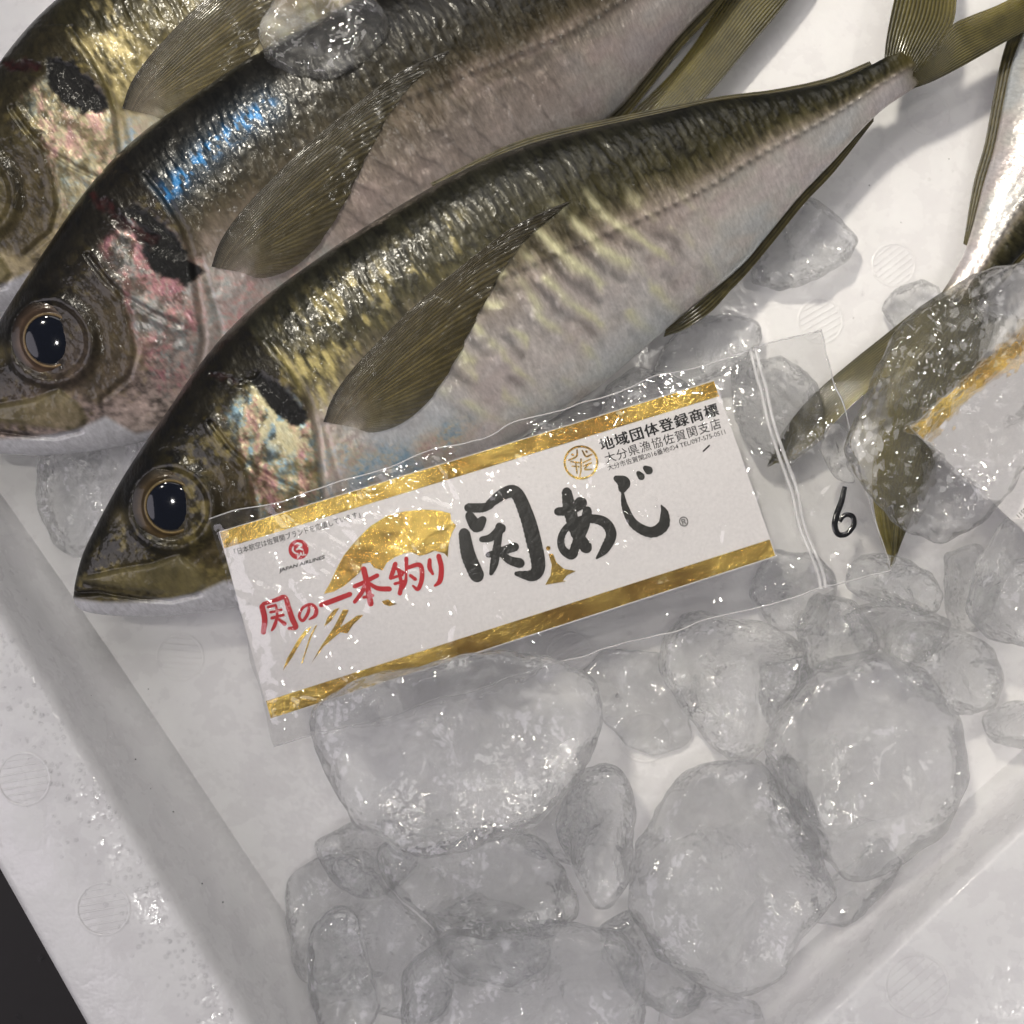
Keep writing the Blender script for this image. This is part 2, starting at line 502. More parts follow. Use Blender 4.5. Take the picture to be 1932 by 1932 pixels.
# ------------------------------------------------------------------ fish
SC = (H - 0.027) / F
AX = np.array([0.855, -0.518]); NR = np.array([-0.518, -0.855])
ORG = np.array([900.0, 640.0])                      # fish origin on the traced grid
DORSAL = [(141, 1122), (147, 1092), (163, 1040), (195, 978), (235, 908), (280, 840), (330, 770), (385, 693), (440, 628), (505, 568), (575, 517), (650, 465),
          (730, 414), (815, 364), (900, 321), (985, 288), (1070, 263), (1160, 242), (1250, 221), (1345, 199), (1458, 182), (1560, 160), (1640, 126), (1700, 92), (1725, 84)]
VENTRAL = [(141, 1128), (150, 1146), (180, 1157), (240, 1163), (310, 1164), (385, 1157), (450, 1146), (540, 1120), (660, 1055), (790, 965), (910, 880), (1028, 800),
           (1130, 731), (1208, 664), (1294, 590), (1396, 505), (1451, 441), (1509, 370), (1568, 308), (1646, 223), (1700, 182), (1760, 146)]
OPERC = [(520, 640), (560, 690), (592, 745), (606, 800), (612, 870), (618, 940), (600, 1010), (560, 1070)]
OPERC2 = [(618, 790), (632, 850), (648, 910), (652, 960)]
PREOP = [(415, 790), (445, 830), (470, 856), (524, 890), (575, 914)]
CHEEK = [(470, 845), (489, 905), (497, 960), (480, 1010), (430, 1050)]
MOUTH = [(141, 1116), (192, 1110), (270, 1121), (328, 1126), (380, 1112)]
MAXI = [(150, 1085), (235, 1062), (300, 1050), (350, 1030), (385, 1060), (398, 1090), (375, 1113)]
JAW = [(141, 1124), (200, 1129), (290, 1126), (370, 1113), (430, 1084), (480, 1120), (560, 1100), (560, 1140), (420, 1200), (130, 1180)]
SPOT = [(478, 712), (505, 702), (545, 722), (575, 750), (594, 785), (572, 798), (545, 782), (520, 755), (500, 728)]
EYE = np.array([338.0, 943.0]); EYR = 73.0
NU, NV, NL = 640, 190, 26


def fish_field(q, u, v, style):
    """outward relief in grid units, pigment colour with painted glints and sheen and skin properties"""
    a = (q - ORG) @ AX; b = (q - ORG) @ NR
    sd = {'front': 1, 'middle': 51, 'rear': 91}[style]
    # ---------------- relief
    h = np.zeros(len(q))
    d = seg_dist(q, OPERC); side = smooth(-10, 10, (np.interp(q[:, 1], [p[1] for p in OPERC], [p[0] for p in OPERC]) - q[:, 0]))
    opm = (q[:, 1] > 640) & (q[:, 1] < 1075)
    h += np.where(opm, 5.0 * np.exp(-np.clip(d, 0, 200) / 40) * side - 5.5 * np.exp(-(d / 6) ** 2), 0)
    h -= 3.2 * np.exp(-(seg_dist(q, OPERC2) / 5) ** 2)
    d = seg_dist(q, PREOP); h += 3.6 * np.exp(-((d - 9) / 8) ** 2) - 4.2 * np.exp(-(d / 4.5) ** 2)
    d = seg_dist(q, CHEEK); h += 2.4 * np.exp(-((d - 8) / 9) ** 2) - 2.6 * np.exp(-(d / 5) ** 2)
    h -= 7.0 * np.exp(-(seg_dist(q, MOUTH) / 4.5) ** 2)
    h += 5.0 * soft_poly(q, MAXI, 9) - 3.5 * np.exp(-(seg_dist(q, MAXI) / 5) ** 2)
    de = np.hypot(*(q - EYE).T)
    h += 4.0 * np.exp(-((de - EYR - 5) / 11) ** 2) - 5 * smooth(EYR, EYR - 12, de) - 1.3 * np.exp(-((de - EYR - 26) / 12) ** 2)
    wq = q + np.column_stack([8 * fbm(q[:, 0] / 14, q[:, 1] / 14, sd + 70, 4), 8 * fbm(q[:, 0] / 14, q[:, 1] / 14, sd + 71, 4)])
    spot = soft_poly(wq, SPOT, 9)
    h -= 3.0 * spot * (1 + 0.4 * fbm(q[:, 0] / 16, q[:, 1] / 16, sd + 73, 2))
    cut = None
    jit = 1 + 0.9 * fbm(q[:, 0] / 13, q[:, 1] / 13, sd + 61, 3)
    if style == 'middle':
        CUT = [(418, 682), (436, 700), (452, 706), (478, 730), (508, 748), (530, 764)]
        d = seg_dist(wq + 5 * fbm(q[:, 0] / 30, q[:, 1] / 30, sd + 72, 2)[:, None], CUT); h -= 5 * np.exp(-(d / 9) ** 2); h += 1.5 * np.exp(-((d - 16) / 7) ** 2); cut = np.exp(-(d / (8.5 * np.clip(jit, .25, 2))) ** 4)
    elif style == 'rear':
        CUT = [(395, 705), (430, 712), (462, 720)]
        d = seg_dist(wq + 5 * fbm(q[:, 0] / 30, q[:, 1] / 30, sd + 72, 2)[:, None], CUT); h -= 5 * np.exp(-(d / 9) ** 2); h += 1.5 * np.exp(-((d - 16) / 7) ** 2); cut = np.exp(-(d / (10 * np.clip(jit, .25, 2))) ** 4)
    else:
        CUT = [(418, 706), (445, 712), (465, 722), (500, 712)]
        d = seg_dist(wq + 5 * fbm(q[:, 0] / 30, q[:, 1] / 30, sd + 72, 2)[:, None], CUT); h -= 4 * np.exp(-(d / 5) ** 2); cut = 0.6 * np.exp(-(d / 5) ** 4) * smooth(470, 455, q[:, 0])
    # lateral line scutes
    lat = 0.30 - 0.30 * smooth(0.35, 0.72, u)
    dl = (v - lat)
    hh = np.interp(u, [0, .3, .6, .85, 1], [100, 230, 220, 110, 45])
    dlq = dl * hh
    back = smooth(0.50, 0.68, u)
    h += back * 2.4 * np.exp(-(dlq / 7) ** 2) * (0.55 + 0.45 * np.cos(a / 20 * 2 * math.pi))
    # wrinkles of the skin on the back and muscle bars on the flank
    wr = 1 - np.abs(fbm(a / 15 + 0.8 * fbm(a / 60, b / 60, sd + 3), b / 62, sd + 5, 3))
    body = smooth(-8, 25, q[:, 0] - np.interp(q[:, 1], [600, 700, 800, 1000], [520, 585, 625, 655]))
    h += body * smooth(0.0, 0.45, v) * 2.8 * (wr - 0.75)
    ph = (q @ np.array([0.64, -0.77])) / 54.0 + 0.35 * fbm(q[:, 0] / 80, q[:, 1] / 80, sd + 8, 3)
    barm = soft_poly(q, [(800, 700), (860, 560), (960, 470), (1100, 395), (1290, 400), (1330, 520), (1180, 640), (1000, 745), (880, 790)], 60)
    saw = ph - np.floor(ph)
    ridge = np.exp(-((saw - 0.62) / 0.17) ** 2); dark = np.exp(-((saw - 0.18) / 0.16) ** 2)
    brk = smooth(-0.35, 0.25, fbm(q[:, 0] / 46, q[:, 1] / 46, sd + 12, 3))
    h += barm * (2.0 * ridge - 2.0 * dark)
    h += 1.0 * fbm(a / 26, b / 26, sd + 15, 4) + 0.45 * fbm(a / 6, b / 9, sd + 16, 2)
    # ---------------- pigment, with glints and sheen painted in
    vj = v + 0.10 * fbm(a / 70, b / 60, sd + 20, 4) + 0.07 * fbm(a / 9, b / 22, sd + 22, 3)
    stops = [-1, -0.75, -0.40, -0.05, 0.18, 0.36, 0.62, 0.85, 1.0]
    ramp = {'front': [(.70, .68, .655), (.66, .62, .60), (.56, .50, .475), (.38, .32, .28), (.18, .152, .098), (.075, .066, .028), (.042, .038, .018), (.024, .023, .013), (.018, .018, .013)],
            'middle': [(.40, .37, .35), (.37, .325, .305), (.30, .245, .215), (.18, .142, .105), (.085, .068, .038), (.040, .033, .016), (.021, .018, .011), (.013, .012, .010), (.010, .010, .009)],
            'rear': [(.44, .41, .38), (.40, .36, .31), (.37, .32, .22), (.29, .24, .115), (.18, .148, .056), (.10, .083, .028), (.048, .041, .016), (.028, .025, .012), (.02, .018, .011)]}[style]
    ramp = np.array(ramp)
    c = np.stack([np.interp(vj, stops, ramp[:, k]) for k in range(3)], 1)
    # streaky scale rows
    sk = fbm(a / 5.0, b / 26.0, sd + 25, 3); sk2 = fbm(a / 3.0, b / 3.0, sd + 26, 2)
    amp = 0.13 + 0.44 * smooth(-0.1, 0.5, v)
    c *= (1 + amp * sk + 0.10 * sk2)[:, None]
    c *= (1 - 0.6 * body * smooth(0.0, 0.4, v) * smooth(0.80, 0.98, wr))[:, None]
    mott = fbm(q[:, 0] / 34, q[:, 1] / 34, sd + 28, 4)
    c *= (1 + (0.10 + 0.16 * smooth(-0.1, 0.4, v)) * mott)[:, None]
    # warm pink and yellow-green breaks on the flank
    pk = smooth(0.05, 0.5, fbm(a / 90, b / 45, sd + 30, 3)) * smooth(0.25, -0.1, v) * body
    c = c * (1 - 0.35 * pk[:, None]) + np.array([.46, .36, .33]) * 0.35 * pk[:, None]
    if style != 'middle':
        gd = barm * ridge * brk
        c = c * (1 - 0.85 * gd[:, None]) + np.array([.70, .67, .42]) * 0.85 * gd[:, None]
        c *= (1 - 0.48 * barm * dark * brk)[:, None]
        # golden glints painted above the pectoral fin
        g2 = soft_poly(q, [(505, 640), (600, 560), (760, 470), (860, 420), (880, 470), (760, 580), (660, 690), (610, 740), (560, 700)], 35)
        g2 *= smooth(0.05, 0.42, fbm(a / 12, b / 34, sd + 33, 5) + 0.35 * fbm(a / 60, b / 60, sd + 35, 2)) * (0.6 + 0.5 * sk)
        g3 = soft_poly(q, [(500, 690), (545, 660), (640, 650), (655, 700), (625, 765), (600, 760), (560, 705)], 22)
        g2 = np.clip(0.75 * g2 + 0.75 * g3 * smooth(-0.5, 0.5, fbm(a / 7, b / 24, sd + 34, 3)), 0, 1)
        gc = np.array([.50, .42, .17]) if style == 'front' else np.array([.58, .48, .22])
        g2 = np.clip(g2, 0, 0.9)
        c = c * (1 - g2[:, None]) + gc * (1 + 0.3 * sk2[:, None]) * g2[:, None]
    else:
        # thin dark body seams and blue glints painted on the back
        seam = np.exp(-((saw - 0.5) / 0.05) ** 2) * barm
        c *= (1 - 0.25 * seam)[:, None]
        db = seg_dist(q, [(535, 705), (580, 660), (640, 600), (690, 560), (742, 525)])
        bl = np.exp(-(db / 15) ** 2) * smooth(0.0, 0.30, fbm(a / 7, b / 15, sd + 36, 2) + 0.15 * fbm(a / 30, b / 30, sd + 37, 2)) * 0.95
        halo = 0.8 * np.exp(-(db / 34) ** 2)
        c = c * (1 - halo[:, None]) + np.array([.012, .040, .075]) * halo[:, None]
        c = c * (1 - bl[:, None]) + np.array([.015, .20, .50]) * bl[:, None]
    # pearly sheen painted as slow shifts of blue, green and rose over the silver
    lf = smooth(0.2, -0.25, v) * body
    hs_ = fbm(a / 130, b / 80, sd + 80, 3) * 1.8
    pearl = np.stack([np.interp(hs_, [-1, -0.3, 0.1, 0.5, 1], k) for k in ((.44, .50, .56, .60, .56), (.56, .58, .55, .50, .52), (.66, .60, .50, .50, .58))], 1)
    pw_ = (0.42 if style == 'front' else 0.25) * lf * (1 - 0.75 * barm)
    c = c * (1 - pw_[:, None]) + pearl * (1.0 if style == 'front' else 0.7) * pw_[:, None]
    # lateral line
    ll = np.exp(-(dlq / 6) ** 2) * smooth(0.30, 0.5, u)
    c *= (1 - 0.6 * ll * (0.6 + 0.4 * np.cos(a / 20 * 2 * math.pi + 2)))[:, None]
    # paler grey low on the tail
    tl = smooth(0.70, 0.9, u) * np.exp(-((v + 0.35) / 0.3) ** 2)
    c = c * (1 - 0.5 * tl[:, None]) + np.array([.50, .49, .49]) * 0.5 * tl[:, None]
    te = smooth(0.955, 0.995, u)[:, None]
    c = c * (1 - te) + np.array([.115, .095, .028]) * te
    metal = 0.12 + 0.34 * smooth(0.35, -0.2, v)
    rough = 0.34 + 0.06 * mott
    coat = 0.42 * (1 - 0.55 * smooth(0.32, 0.60, u) * smooth(-0.2, 0.3, v))
    # ---------------- head
    headx = np.interp(q[:, 1], [560, 640, 690, 745, 800, 870, 940, 1010, 1070, 1170], [440, 500, 545, 585, 602, 610, 616, 600, 560, 520])
    head = smooth(7, -7, q[:, 0] - headx)
    n1 = fbm(q[:, 0] / 38, q[:, 1] / 38, sd + 40, 4); n2 = fbm(q[:, 0] / 9, q[:, 1] / 9, sd + 41, 3)
    hs = np.array([-1, -0.6, -0.15, 0.3, 0.6, 0.85, 1.0])
    hr = np.array({'front': [(.28, .24, .15), (.15, .122, .056), (.095, .074, .026), (.066, .051, .017), (.034, .028, .011), (.018, .015, .008), (.014, .012, .008)],
                   'middle': [(.40, .34, .30), (.36, .28, .25), (.21, .155, .115), (.09, .066, .04), (.033, .026, .015), (.018, .015, .010), (.014, .012, .009)],
                   'rear': [(.42, .36, .30), (.36, .30, .20), (.25, .20, .09), (.16, .128, .045), (.09, .072, .03), (.05, .042, .02), (.04, .034, .02)]}[style])
    vh = v + 0.16 * n1
    hc = np.stack([np.interp(vh, hs, hr[:, k]) for k in range(3)], 1) * np.clip(1 + 0.65 * n2 + 0.7 * n1, 0.25, 3)[:, None]
    hc *= (0.55 + 0.45 * smooth(0.2, -0.6, v))[:, None]
    gf = smooth(0.0, 0.6, fbm(q[:, 0] / 13, q[:, 1] / 13, sd + 42, 4) + 0.5 * fbm(q[:, 0] / 55, q[:, 1] / 55, sd + 43, 2)) * smooth(0.85, 0.4, v) * (0.5 if style != 'middle' else 0.25)
    hc = hc * (1 - gf[:, None]) + np.array([.36, .29, .10]) * gf[:, None]  # gold glints on the head, painted as metallic flecks
    # dark bronze patch behind the eye
    dk = soft_poly(q, [(405, 880), (470, 850), (492, 905), (497, 960), (470, 1030), (420, 1060), (380, 1040), (418, 980)], 14)
    hc = hc * (1 - 0.75 * dk[:, None]) + (np.array([.075, .055, .022]) * (1 + 0.6 * n2[:, None])) * 0.75 * dk[:, None]
    # gill cover: silver and gold, rainbow sheen painted as flakes
    gc_ = soft_poly(q, [(440, 770), (500, 715), (560, 740), (606, 800), (618, 940), (600, 1010), (540, 1050), (500, 960), (480, 860)], 12)
    hue = fbm(q[:, 0] / 18, q[:, 1] / 60, sd + 44, 5) * 1.5 + 0.5 * n2 + 0.5 * fbm(q[:, 0] / 4, q[:, 1] / 4, sd + 45, 2)
    pal_x = [-1, -0.45, -0.15, 0.12, 0.4, 1]
    pal = np.array({'front': [(.16, .34, .48), (.26, .46, .52), (.42, .38, .20), (.58, .50, .26), (.62, .34, .22), (.55, .22, .24)],
                    'middle': [(.42, .36, .34), (.36, .40, .38), (.46, .38, .34), (.52, .34, .30), (.62, .26, .25), (.60, .20, .26)],
                    'rear': [(.34, .44, .40), (.42, .42, .30), (.50, .43, .22), (.60, .50, .26), (.66, .40, .28), (.60, .28, .26)]}[style])
    ir = np.stack([np.interp(hue, pal_x, pal[:, k]) for k in range(3)], 1)
    ir = (ir * 0.72 + ir.mean(1, keepdims=True) * 0.28) * (1 + 0.5 * fbm(a / 3, b / 12, sd + 48, 2))[:, None] * (0.9 if style != 'middle' else 0.75)
    fl_ = smooth(-0.25, 0.25, fbm(q[:, 0] / 17, q[:, 1] / 17, sd + 46, 4) + 0.10)
    gm = gc_ * (0.25 + 0.65 * fl_)
    hc = hc * (1 - gm[:, None]) + ir * gm[:, None]
    if style == 'front':
        br = soft_poly(q, [(470, 745), (500, 722), (545, 760), (560, 800), (590, 815), (560, 850), (500, 820)], 14) * smooth(-0.2, 0.2, fbm(q[:, 0] / 15, q[:, 1] / 15, sd + 47, 3) + 0.1)
        hc = hc * (1 - 0.85 * br[:, None]) + np.array([.62, .56, .34]) * 0.85 * br[:, None]
    # upper jaw bone and white lower jaw
    mx = soft_poly(q, MAXI, 6)
    hc = hc * (1 - 0.7 * mx[:, None]) + np.array([.22, .185, .085]) * (1 + 0.3 * n1[:, None]) * 0.7 * mx[:, None]
    lip = smooth(9, 3, seg_dist(q, MOUTH)); hc = hc * (1 - 0.5 * lip[:, None])
    jw = soft_poly(q, JAW, 6)
    hc = hc * (1 - jw[:, None]) + np.array([.58, .575, .60]) * (1 + 0.12 * n2[:, None]) * jw[:, None]
    # nostril patch, skin round the eye
    ns = np.exp(-(np.hypot(*(q - np.array([248, 968])).T) / 16) ** 2); hc += ns[:, None] * np.array([.16, .13, .06])
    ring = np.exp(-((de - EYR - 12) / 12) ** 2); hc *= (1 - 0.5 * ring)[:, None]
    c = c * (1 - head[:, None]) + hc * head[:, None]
    coat = coat * (1 - head) + 0.6 * head
    rough = rough * (1 - head) + (0.36 + 0.05 * n1) * head
    metal = metal * (1 - head) + (0.16 + 0.5 * gm + 0.4 * gf * (1 - gm)) * head
    # gill edge shadow line is a real groove; the black blotch and blood are pigment
    # rainbow sheen painted under the pectoral fin
    rb = soft_poly(q, [(600, 800), (650, 800), (700, 830), (770, 830), (850, 770), (900, 790), (840, 880), (700, 960), (640, 980), (615, 900)], 22)
    hue2 = fbm(q[:, 0] / 40, q[:, 1] / 70, sd + 52, 5) * 1.1 + 0.6 * n2 + 0.5 * fbm(q[:, 0] / 4, q[:, 1] / 4, sd + 53, 2) - 0.1
    pal2 = np.array([(.16, .30, .44), (.28, .40, .48), (.42, .44, .42), (.50, .45, .32), (.50, .38, .32), (.45, .3, .28)])
    if style == 'middle':
        pal2 = np.array([(.30, .36, .36), (.38, .40, .38), (.46, .42, .40), (.52, .40, .36), (.56, .32, .30), (.5, .28, .3)])
    ir2 = np.stack([np.interp(hue2, pal_x, pal2[:, k]) for k in range(3)], 1)
    rbm = rb * (0.30 + 0.5 * smooth(-0.2, 0.3, fbm(q[:, 0] / 20, q[:, 1] / 20, sd + 54, 4)))
    c = c * (1 - rbm[:, None]) + ir2 * rbm[:, None]
    metal = np.maximum(metal, 0.45 * rb)
    sp = smooth(0.25, 0.85, spot + 0.12 * n2)
    if style == 'middle':
        sp = np.clip(sp + smooth(0.25, 0.85, soft_poly(wq, [(505, 750), (540, 745), (600, 790), (622, 815), (600, 840), (545, 830), (515, 790)], 10) + .15 * n2), 0, 1)
    if style == 'rear':
        sp = np.clip(sp + smooth(0.25, 0.85, soft_poly(wq, [(480, 700), (530, 705), (570, 740), (578, 790), (550, 800), (505, 780), (482, 740)], 10) + .15 * n2), 0, 1)
    c = c * (1 - sp[:, None]) + np.array([.005, .005, .005]) * (1 + 0.8 * n1[:, None]) * sp[:, None]
    coat = coat * (1 - sp) + 0.22 * sp; rough = rough * (1 - sp) + 0.6 * sp; metal = metal * (1 - sp)
    if cut is not None:
        k = np.clip(cut, 0, 1)[:, None]
        c = c * (1 - k) + np.array([.030, .006, .006]) * (1 + 0.8 * n2[:, None]) * k
        metal = metal * (1 - k[:, 0]); coat = coat * (1 - 0.7 * k[:, 0]); rough = rough * (1 - k[:, 0]) + 0.6 * k[:, 0]
    lum = c.mean(1)
    c = c * (0.62 + 0.38 * smooth(0.02, 0.30, lum))[:, None]
    return h, np.clip(c, 0.003, 0.9), np.stack([np.clip(metal, 0, 1), np.clip(rough, .15, .8), np.clip(coat, 0, 1)], 1)


THK_U = [0, .012, .04, .09, .16, .25, .36, .50, .64, .78, .90, .965, 1.0]
THK_T = [4, 14, 30, 52, 74, 92, 98, 95, 78, 50, 27, 15, 3]
dors = spline(DORSAL, NU); vent = spline(VENTRAL, NU)
uu = np.linspace(0, 1, NU)
TH = spline(np.stack([THK_U, THK_T], 1), 600); TH = np.interp(uu, TH[:, 0], TH[:, 1])


def fish_body(style):
    th = np.linspace(-math.pi / 2, math.pi / 2, NV)
    vv = np.sin(th); zz = np.cos(th) ** 0.92
    mid = (dors + vent) / 2; half = (dors - vent) / 2
    q = mid[:, None, :] + half[:, None, :] * vv[None, :, None]
    z = TH[:, None] * zz[None]
    U = np.repeat(uu[:, None], NV, 1).ravel(); V = np.repeat(vv[None], NU, 0).ravel()
    Q = q.reshape(-1, 2)
    h, c, pr = fish_field(Q, U, V, style)
    edge = np.tile(np.clip(zz * 1.8, 0, 1), NU)
    Z = z.ravel() + h * edge
    up = np.column_stack([(Q - ORG) * [SC, -SC], Z * SC]).reshape(NU, NV, 3)
    tl = np.linspace(math.pi / 2, -math.pi / 2, NL + 2)[1:-1]
    ql = mid[:, None, :] + half[:, None, :] * np.sin(tl)[None, :, None]
    zl = -TH[:, None] * np.cos(tl)[None] ** 0.92
    low = np.concatenate([(ql - ORG) * [SC, -SC], zl[..., None] * SC], -1)
    verts = np.concatenate([up, low], 1)
    n = NV + NL
    col = np.concatenate([c.reshape(NU, NV, 3), np.full((NU, NL, 3), 0.4)], 1).reshape(-1, 3)
    prp = np.concatenate([pr.reshape(NU, NV, 3), np.tile([0.2, 0.4, 0.4], (NU, NL, 1))], 1).reshape(-1, 3)
    f = grid_faces(NU, n, True)[:, ::-1]
    faces = np.ascontiguousarray(f)
    vs = verts.reshape(-1, 3)
    # close both ends with a centre vertex (as degenerate-free quads of two neighbours)
    me = mesh_np('body', vs, faces, True, {'col': col, 'prop': prp})
    return me, up, V.reshape(NU, NV)


def surf_height(up):
    cs = up[::6, ::5].reshape(-1, 3)
    def f(qp):
        p = (np.asarray(qp) - ORG) * [SC, -SC]
        out = np.empty(len(p))
        for i in range(0, len(p), 400):
            d = ((p[i:i + 400, None, :] - cs[None, :, :2]) ** 2).sum(-1)
            k = np.argpartition(d, 4, 1)[:, :4]; w_ = 1 / (np.take_along_axis(d, k, 1) + 1e-9)
            out[i:i + 400] = (cs[k, 2] * w_).sum(1) / w_.sum(1)
        return out
    return f


def fin(name, lead, trail, nr, zf, colf, thick=0.00035, ns=90, ridge=0.00022, mat=None, parent=None, npr=6, jag=0.0, fan=None):
    """fin membrane spanned between a leading and a trailing line, ribbed by nr rays"""
    nt_ = nr * npr + 1
    A = spline(lead, ns); B = spline(trail, ns)
    t = np.linspace(0, 1, nt_); s = np.linspace(0, 1, ns)
    q = A[:, None, :] * (1 - t)[None, :, None] + B[:, None, :] * t[None, :, None]
    if fan is not None:                              # rays run from the base out to the free edge
        b0, b1 = np.array(fan[0], float), np.array(fan[1], float)
        Bs = b0 * (1 - t)[:, None] + b1 * t[:, None]
        Rm = spline(fan[2], nt_)
        str0 = A[0] + (A[-1] - A[0]) * s[:, None]; bend = A - str0
        k_ = np.linalg.norm(Rm - Bs, axis=1) / np.linalg.norm(A[-1] - A[0])
        q = Bs[None] + (Rm - Bs)[None] * s[:, None, None] + bend[:, None, :] * (k_ * (1 - t) ** 1.3)[None, :, None]
    rr = 0.5 + 0.5 * np.cos(t * nr * 2 * math.pi)
    if jag:
        rng = np.random.RandomState(7); pull = rng.rand(nr + 1)
        pj = np.interp(t * nr, np.arange(nr + 1), pull)
        k = smooth(0.72, 1.0, s)[:, None] * pj[None] * jag
        q = q - k[..., None] * (q - q[:1])
    Q = q.reshape(-1, 2)
    tt = np.tile(t, ns); ss = np.repeat(s, nt_); rib = np.tile(rr, ns)
    z = zf(Q, ss, tt) + ridge * rib * (1 - 0.6 * ss)
    top = np.column_stack([(Q - ORG) * [SC, -SC], z]); bot = top - [0, 0, thick]
    n = len(top)
    f1 = grid_faces(ns, nt_); f2 = f1[:, ::-1] + n
    i = np.arange(ns - 1)
    e1 = np.stack([i * nt_, (i + 1) * nt_, (i + 1) * nt_ + n, i * nt_ + n], 1)
    e2 = np.stack([(i + 1) * nt_ + nt_ - 1, i * nt_ + nt_ - 1, i * nt_ + nt_ - 1 + n, (i + 1) * nt_ + nt_ - 1 + n], 1)
    faces = np.vstack([f1, f2, e1, e2])
    c = colf(Q, ss, tt, rib)
    return obj(name, mesh_np(name, np.vstack([top, bot]), faces, True, {'col': np.vstack([c, c])}), mat or M['fin'], parent)


PEC_LEAD = [(617, 786), (634, 742), (668, 694), (718, 640), (780, 580), (845, 524), (900, 480), (960, 436), (1015, 408), (1066, 387)]
PEC_TRAIL = [(680, 800), (704, 806), (739, 798), (772, 781), (800, 757), (822, 730), (842, 700), (863, 664), (890, 609), (925, 541), (972, 470), (1015, 428), (1064, 389)]


def make_fish(style):
    root = empty('fish')
    me, up, V = fish_body(style)
    obj('body', me, M['fish'], root)
    sf = surf_height(up)
    # eye: a low dome with a bronze iris, and the lens of the pupil as its own piece
    nr_, na = 44, 72
    r = np.linspace(0.02, 1, nr_); an = np.linspace(0, 2 * math.pi, na, endpoint=False)
    zc = float(sf(EYE[None])[0])
    R, A_ = np.meshgrid(r, an, indexing='ij')
    ex = EYR * 1.0
    x = EYE[0] + ex * R * np.cos(A_) * 0.96; y = EYE[1] + ex * R * np.sin(A_) * 1.02
    z = zc / SC + 5 - 12 * R ** 2.4 + 3.0 * np.exp(-((R - 0.66) / 0.07) ** 2)
    q = np.column_stack([x.ravel(), y.ravel()]); rv = R.ravel(); av = A_.ravel()
    nn = fbm(q[:, 0] / 14, q[:, 1] / 14, 77, 4)
    tone = np.array({'front': (.085, .055, .022), 'middle': (.11, .068, .042), 'rear': (.11, .08, .03)}[style])
    prof = np.interp(rv, [0, .60, .64, .70, .80, .90, 1.0], [.02, .03, 1.1, .55, .95, .42, .12])
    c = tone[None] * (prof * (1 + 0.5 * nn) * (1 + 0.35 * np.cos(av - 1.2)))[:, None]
    c += np.array([.16, .12, .05]) * (np.exp(-((rv - 0.645) / 0.02) ** 2))[:, None]
    vs = np.column_stack([(q - ORG) * [SC, -SC], z.ravel() * SC])
    eye = obj('eye', mesh_np('eye', vs, grid_faces(nr_, na, True), True, {'col': np.clip(c, 0, 1)}), M['eye'], root)
    r2 = np.linspace(0.0, 1, 20); R, A_ = np.meshgrid(r2 + 0.004, an, indexing='ij')
    x = EYE[0] - 2 + 45 * R * np.cos(A_) * 0.97; y = EYE[1] - 1 + 45 * R * np.sin(A_) * 1.03
    z = zc / SC + 5 - 12 * (0.62) ** 2.4 - 2.0 + 9 * np.sqrt(np.clip(1 - (R * 0.98) ** 2, 0, 1))
    vs = np.column_stack([(np.column_stack([x.ravel(), y.ravel()]) - ORG) * [SC, -SC], z.ravel() * SC])
    obj('pupil', mesh_np('pupil', vs, grid_faces(20, na, True), True), M['pupil'], eye)

    dkf = {'front': 1.0, 'middle': 0.8, 'rear': 1.15}[style]

    def pec_col(Q, s, t, rib):
        base = np.stack([np.interp(t, [0, .08, .35, .7, 1], k) for k in ((.055, .075, .125, .185, .21), (.042, .058, .098, .150, .175), (.016, .020, .034, .058, .075))], 1)
        root_ = smooth(0.30, 0.0, s)
        base = base * (1 - 0.6 * root_[:, None]) + np.array([.40, .34, .26]) * 0.8 * root_[:, None] * smooth(0.0, 0.5, t)[:, None]
        base *= (0.45 + 0.6 * rib * (0.7 + 0.6 * noise2(t * 34, s * 2, 3)))[:, None] * (1 + 0.3 * fbm(Q[:, 0] / 16, Q[:, 1] / 16, 5, 3))[:, None] * dkf
        base *= (1 - 0.35 * smooth(0.6, 1.0, s))[:, None]
        al = np.interp(t, [0, .3, .6, .85, 1], [1, .92, .70, .45, .25]) * (0.8 + 0.3 * rib) * (1 - 0.55 * smooth(0.4, 0.0, s) * smooth(0.15, 0.7, t))
        return np.column_stack([base, al])

    def pec_z(Q, s, t):
        return sf(Q) + 0.0007 + 0.0012 * np.sin(np.pi * np.clip(s, 0, 1)) * (1 - t)

    pf = fin('pectoral_fin', PEC_LEAD, PEC_TRAIL, 34, pec_z, pec_col, parent=root, ridge=0.00009, thick=0.0002, npr=4, jag=0.03, fan=((617, 786), (676, 797), PEC_TRAIL[::-1]))

    if style == 'middle':
        pf.location = (20 * SC, -22 * SC, 0.0)

    def cau_col(Q, s, t, rib):
        base = np.array([.125, .105, .028])[None] * (0.38 + 0.85 * rib)[:, None]
        yl = smooth(0.55, 1.0, t) * smooth(0.1, 0.5, s)
        base = base * (1 - 0.6 * yl[:, None]) + np.array([.30, .24, .025]) * 0.6 * yl[:, None]
        base *= (1 - 0.45 * smooth(0.25, 0.0, t))[:, None]
        base *= (1 + 0.35 * fbm(Q[:, 0] / 20, Q[:, 1] / 20, 9, 3))[:, None] * (1 - 0.45 * smooth(0.25, 0, s))[:, None]
        return np.column_stack([base, np.interp(t, [0, .6, 1], [1, .92, .7])])

    def cau_z(Q, s, t):
        return 0.0005 - 0.004 * s + 0.0012 * np.sin(3 * s + 2 * t)

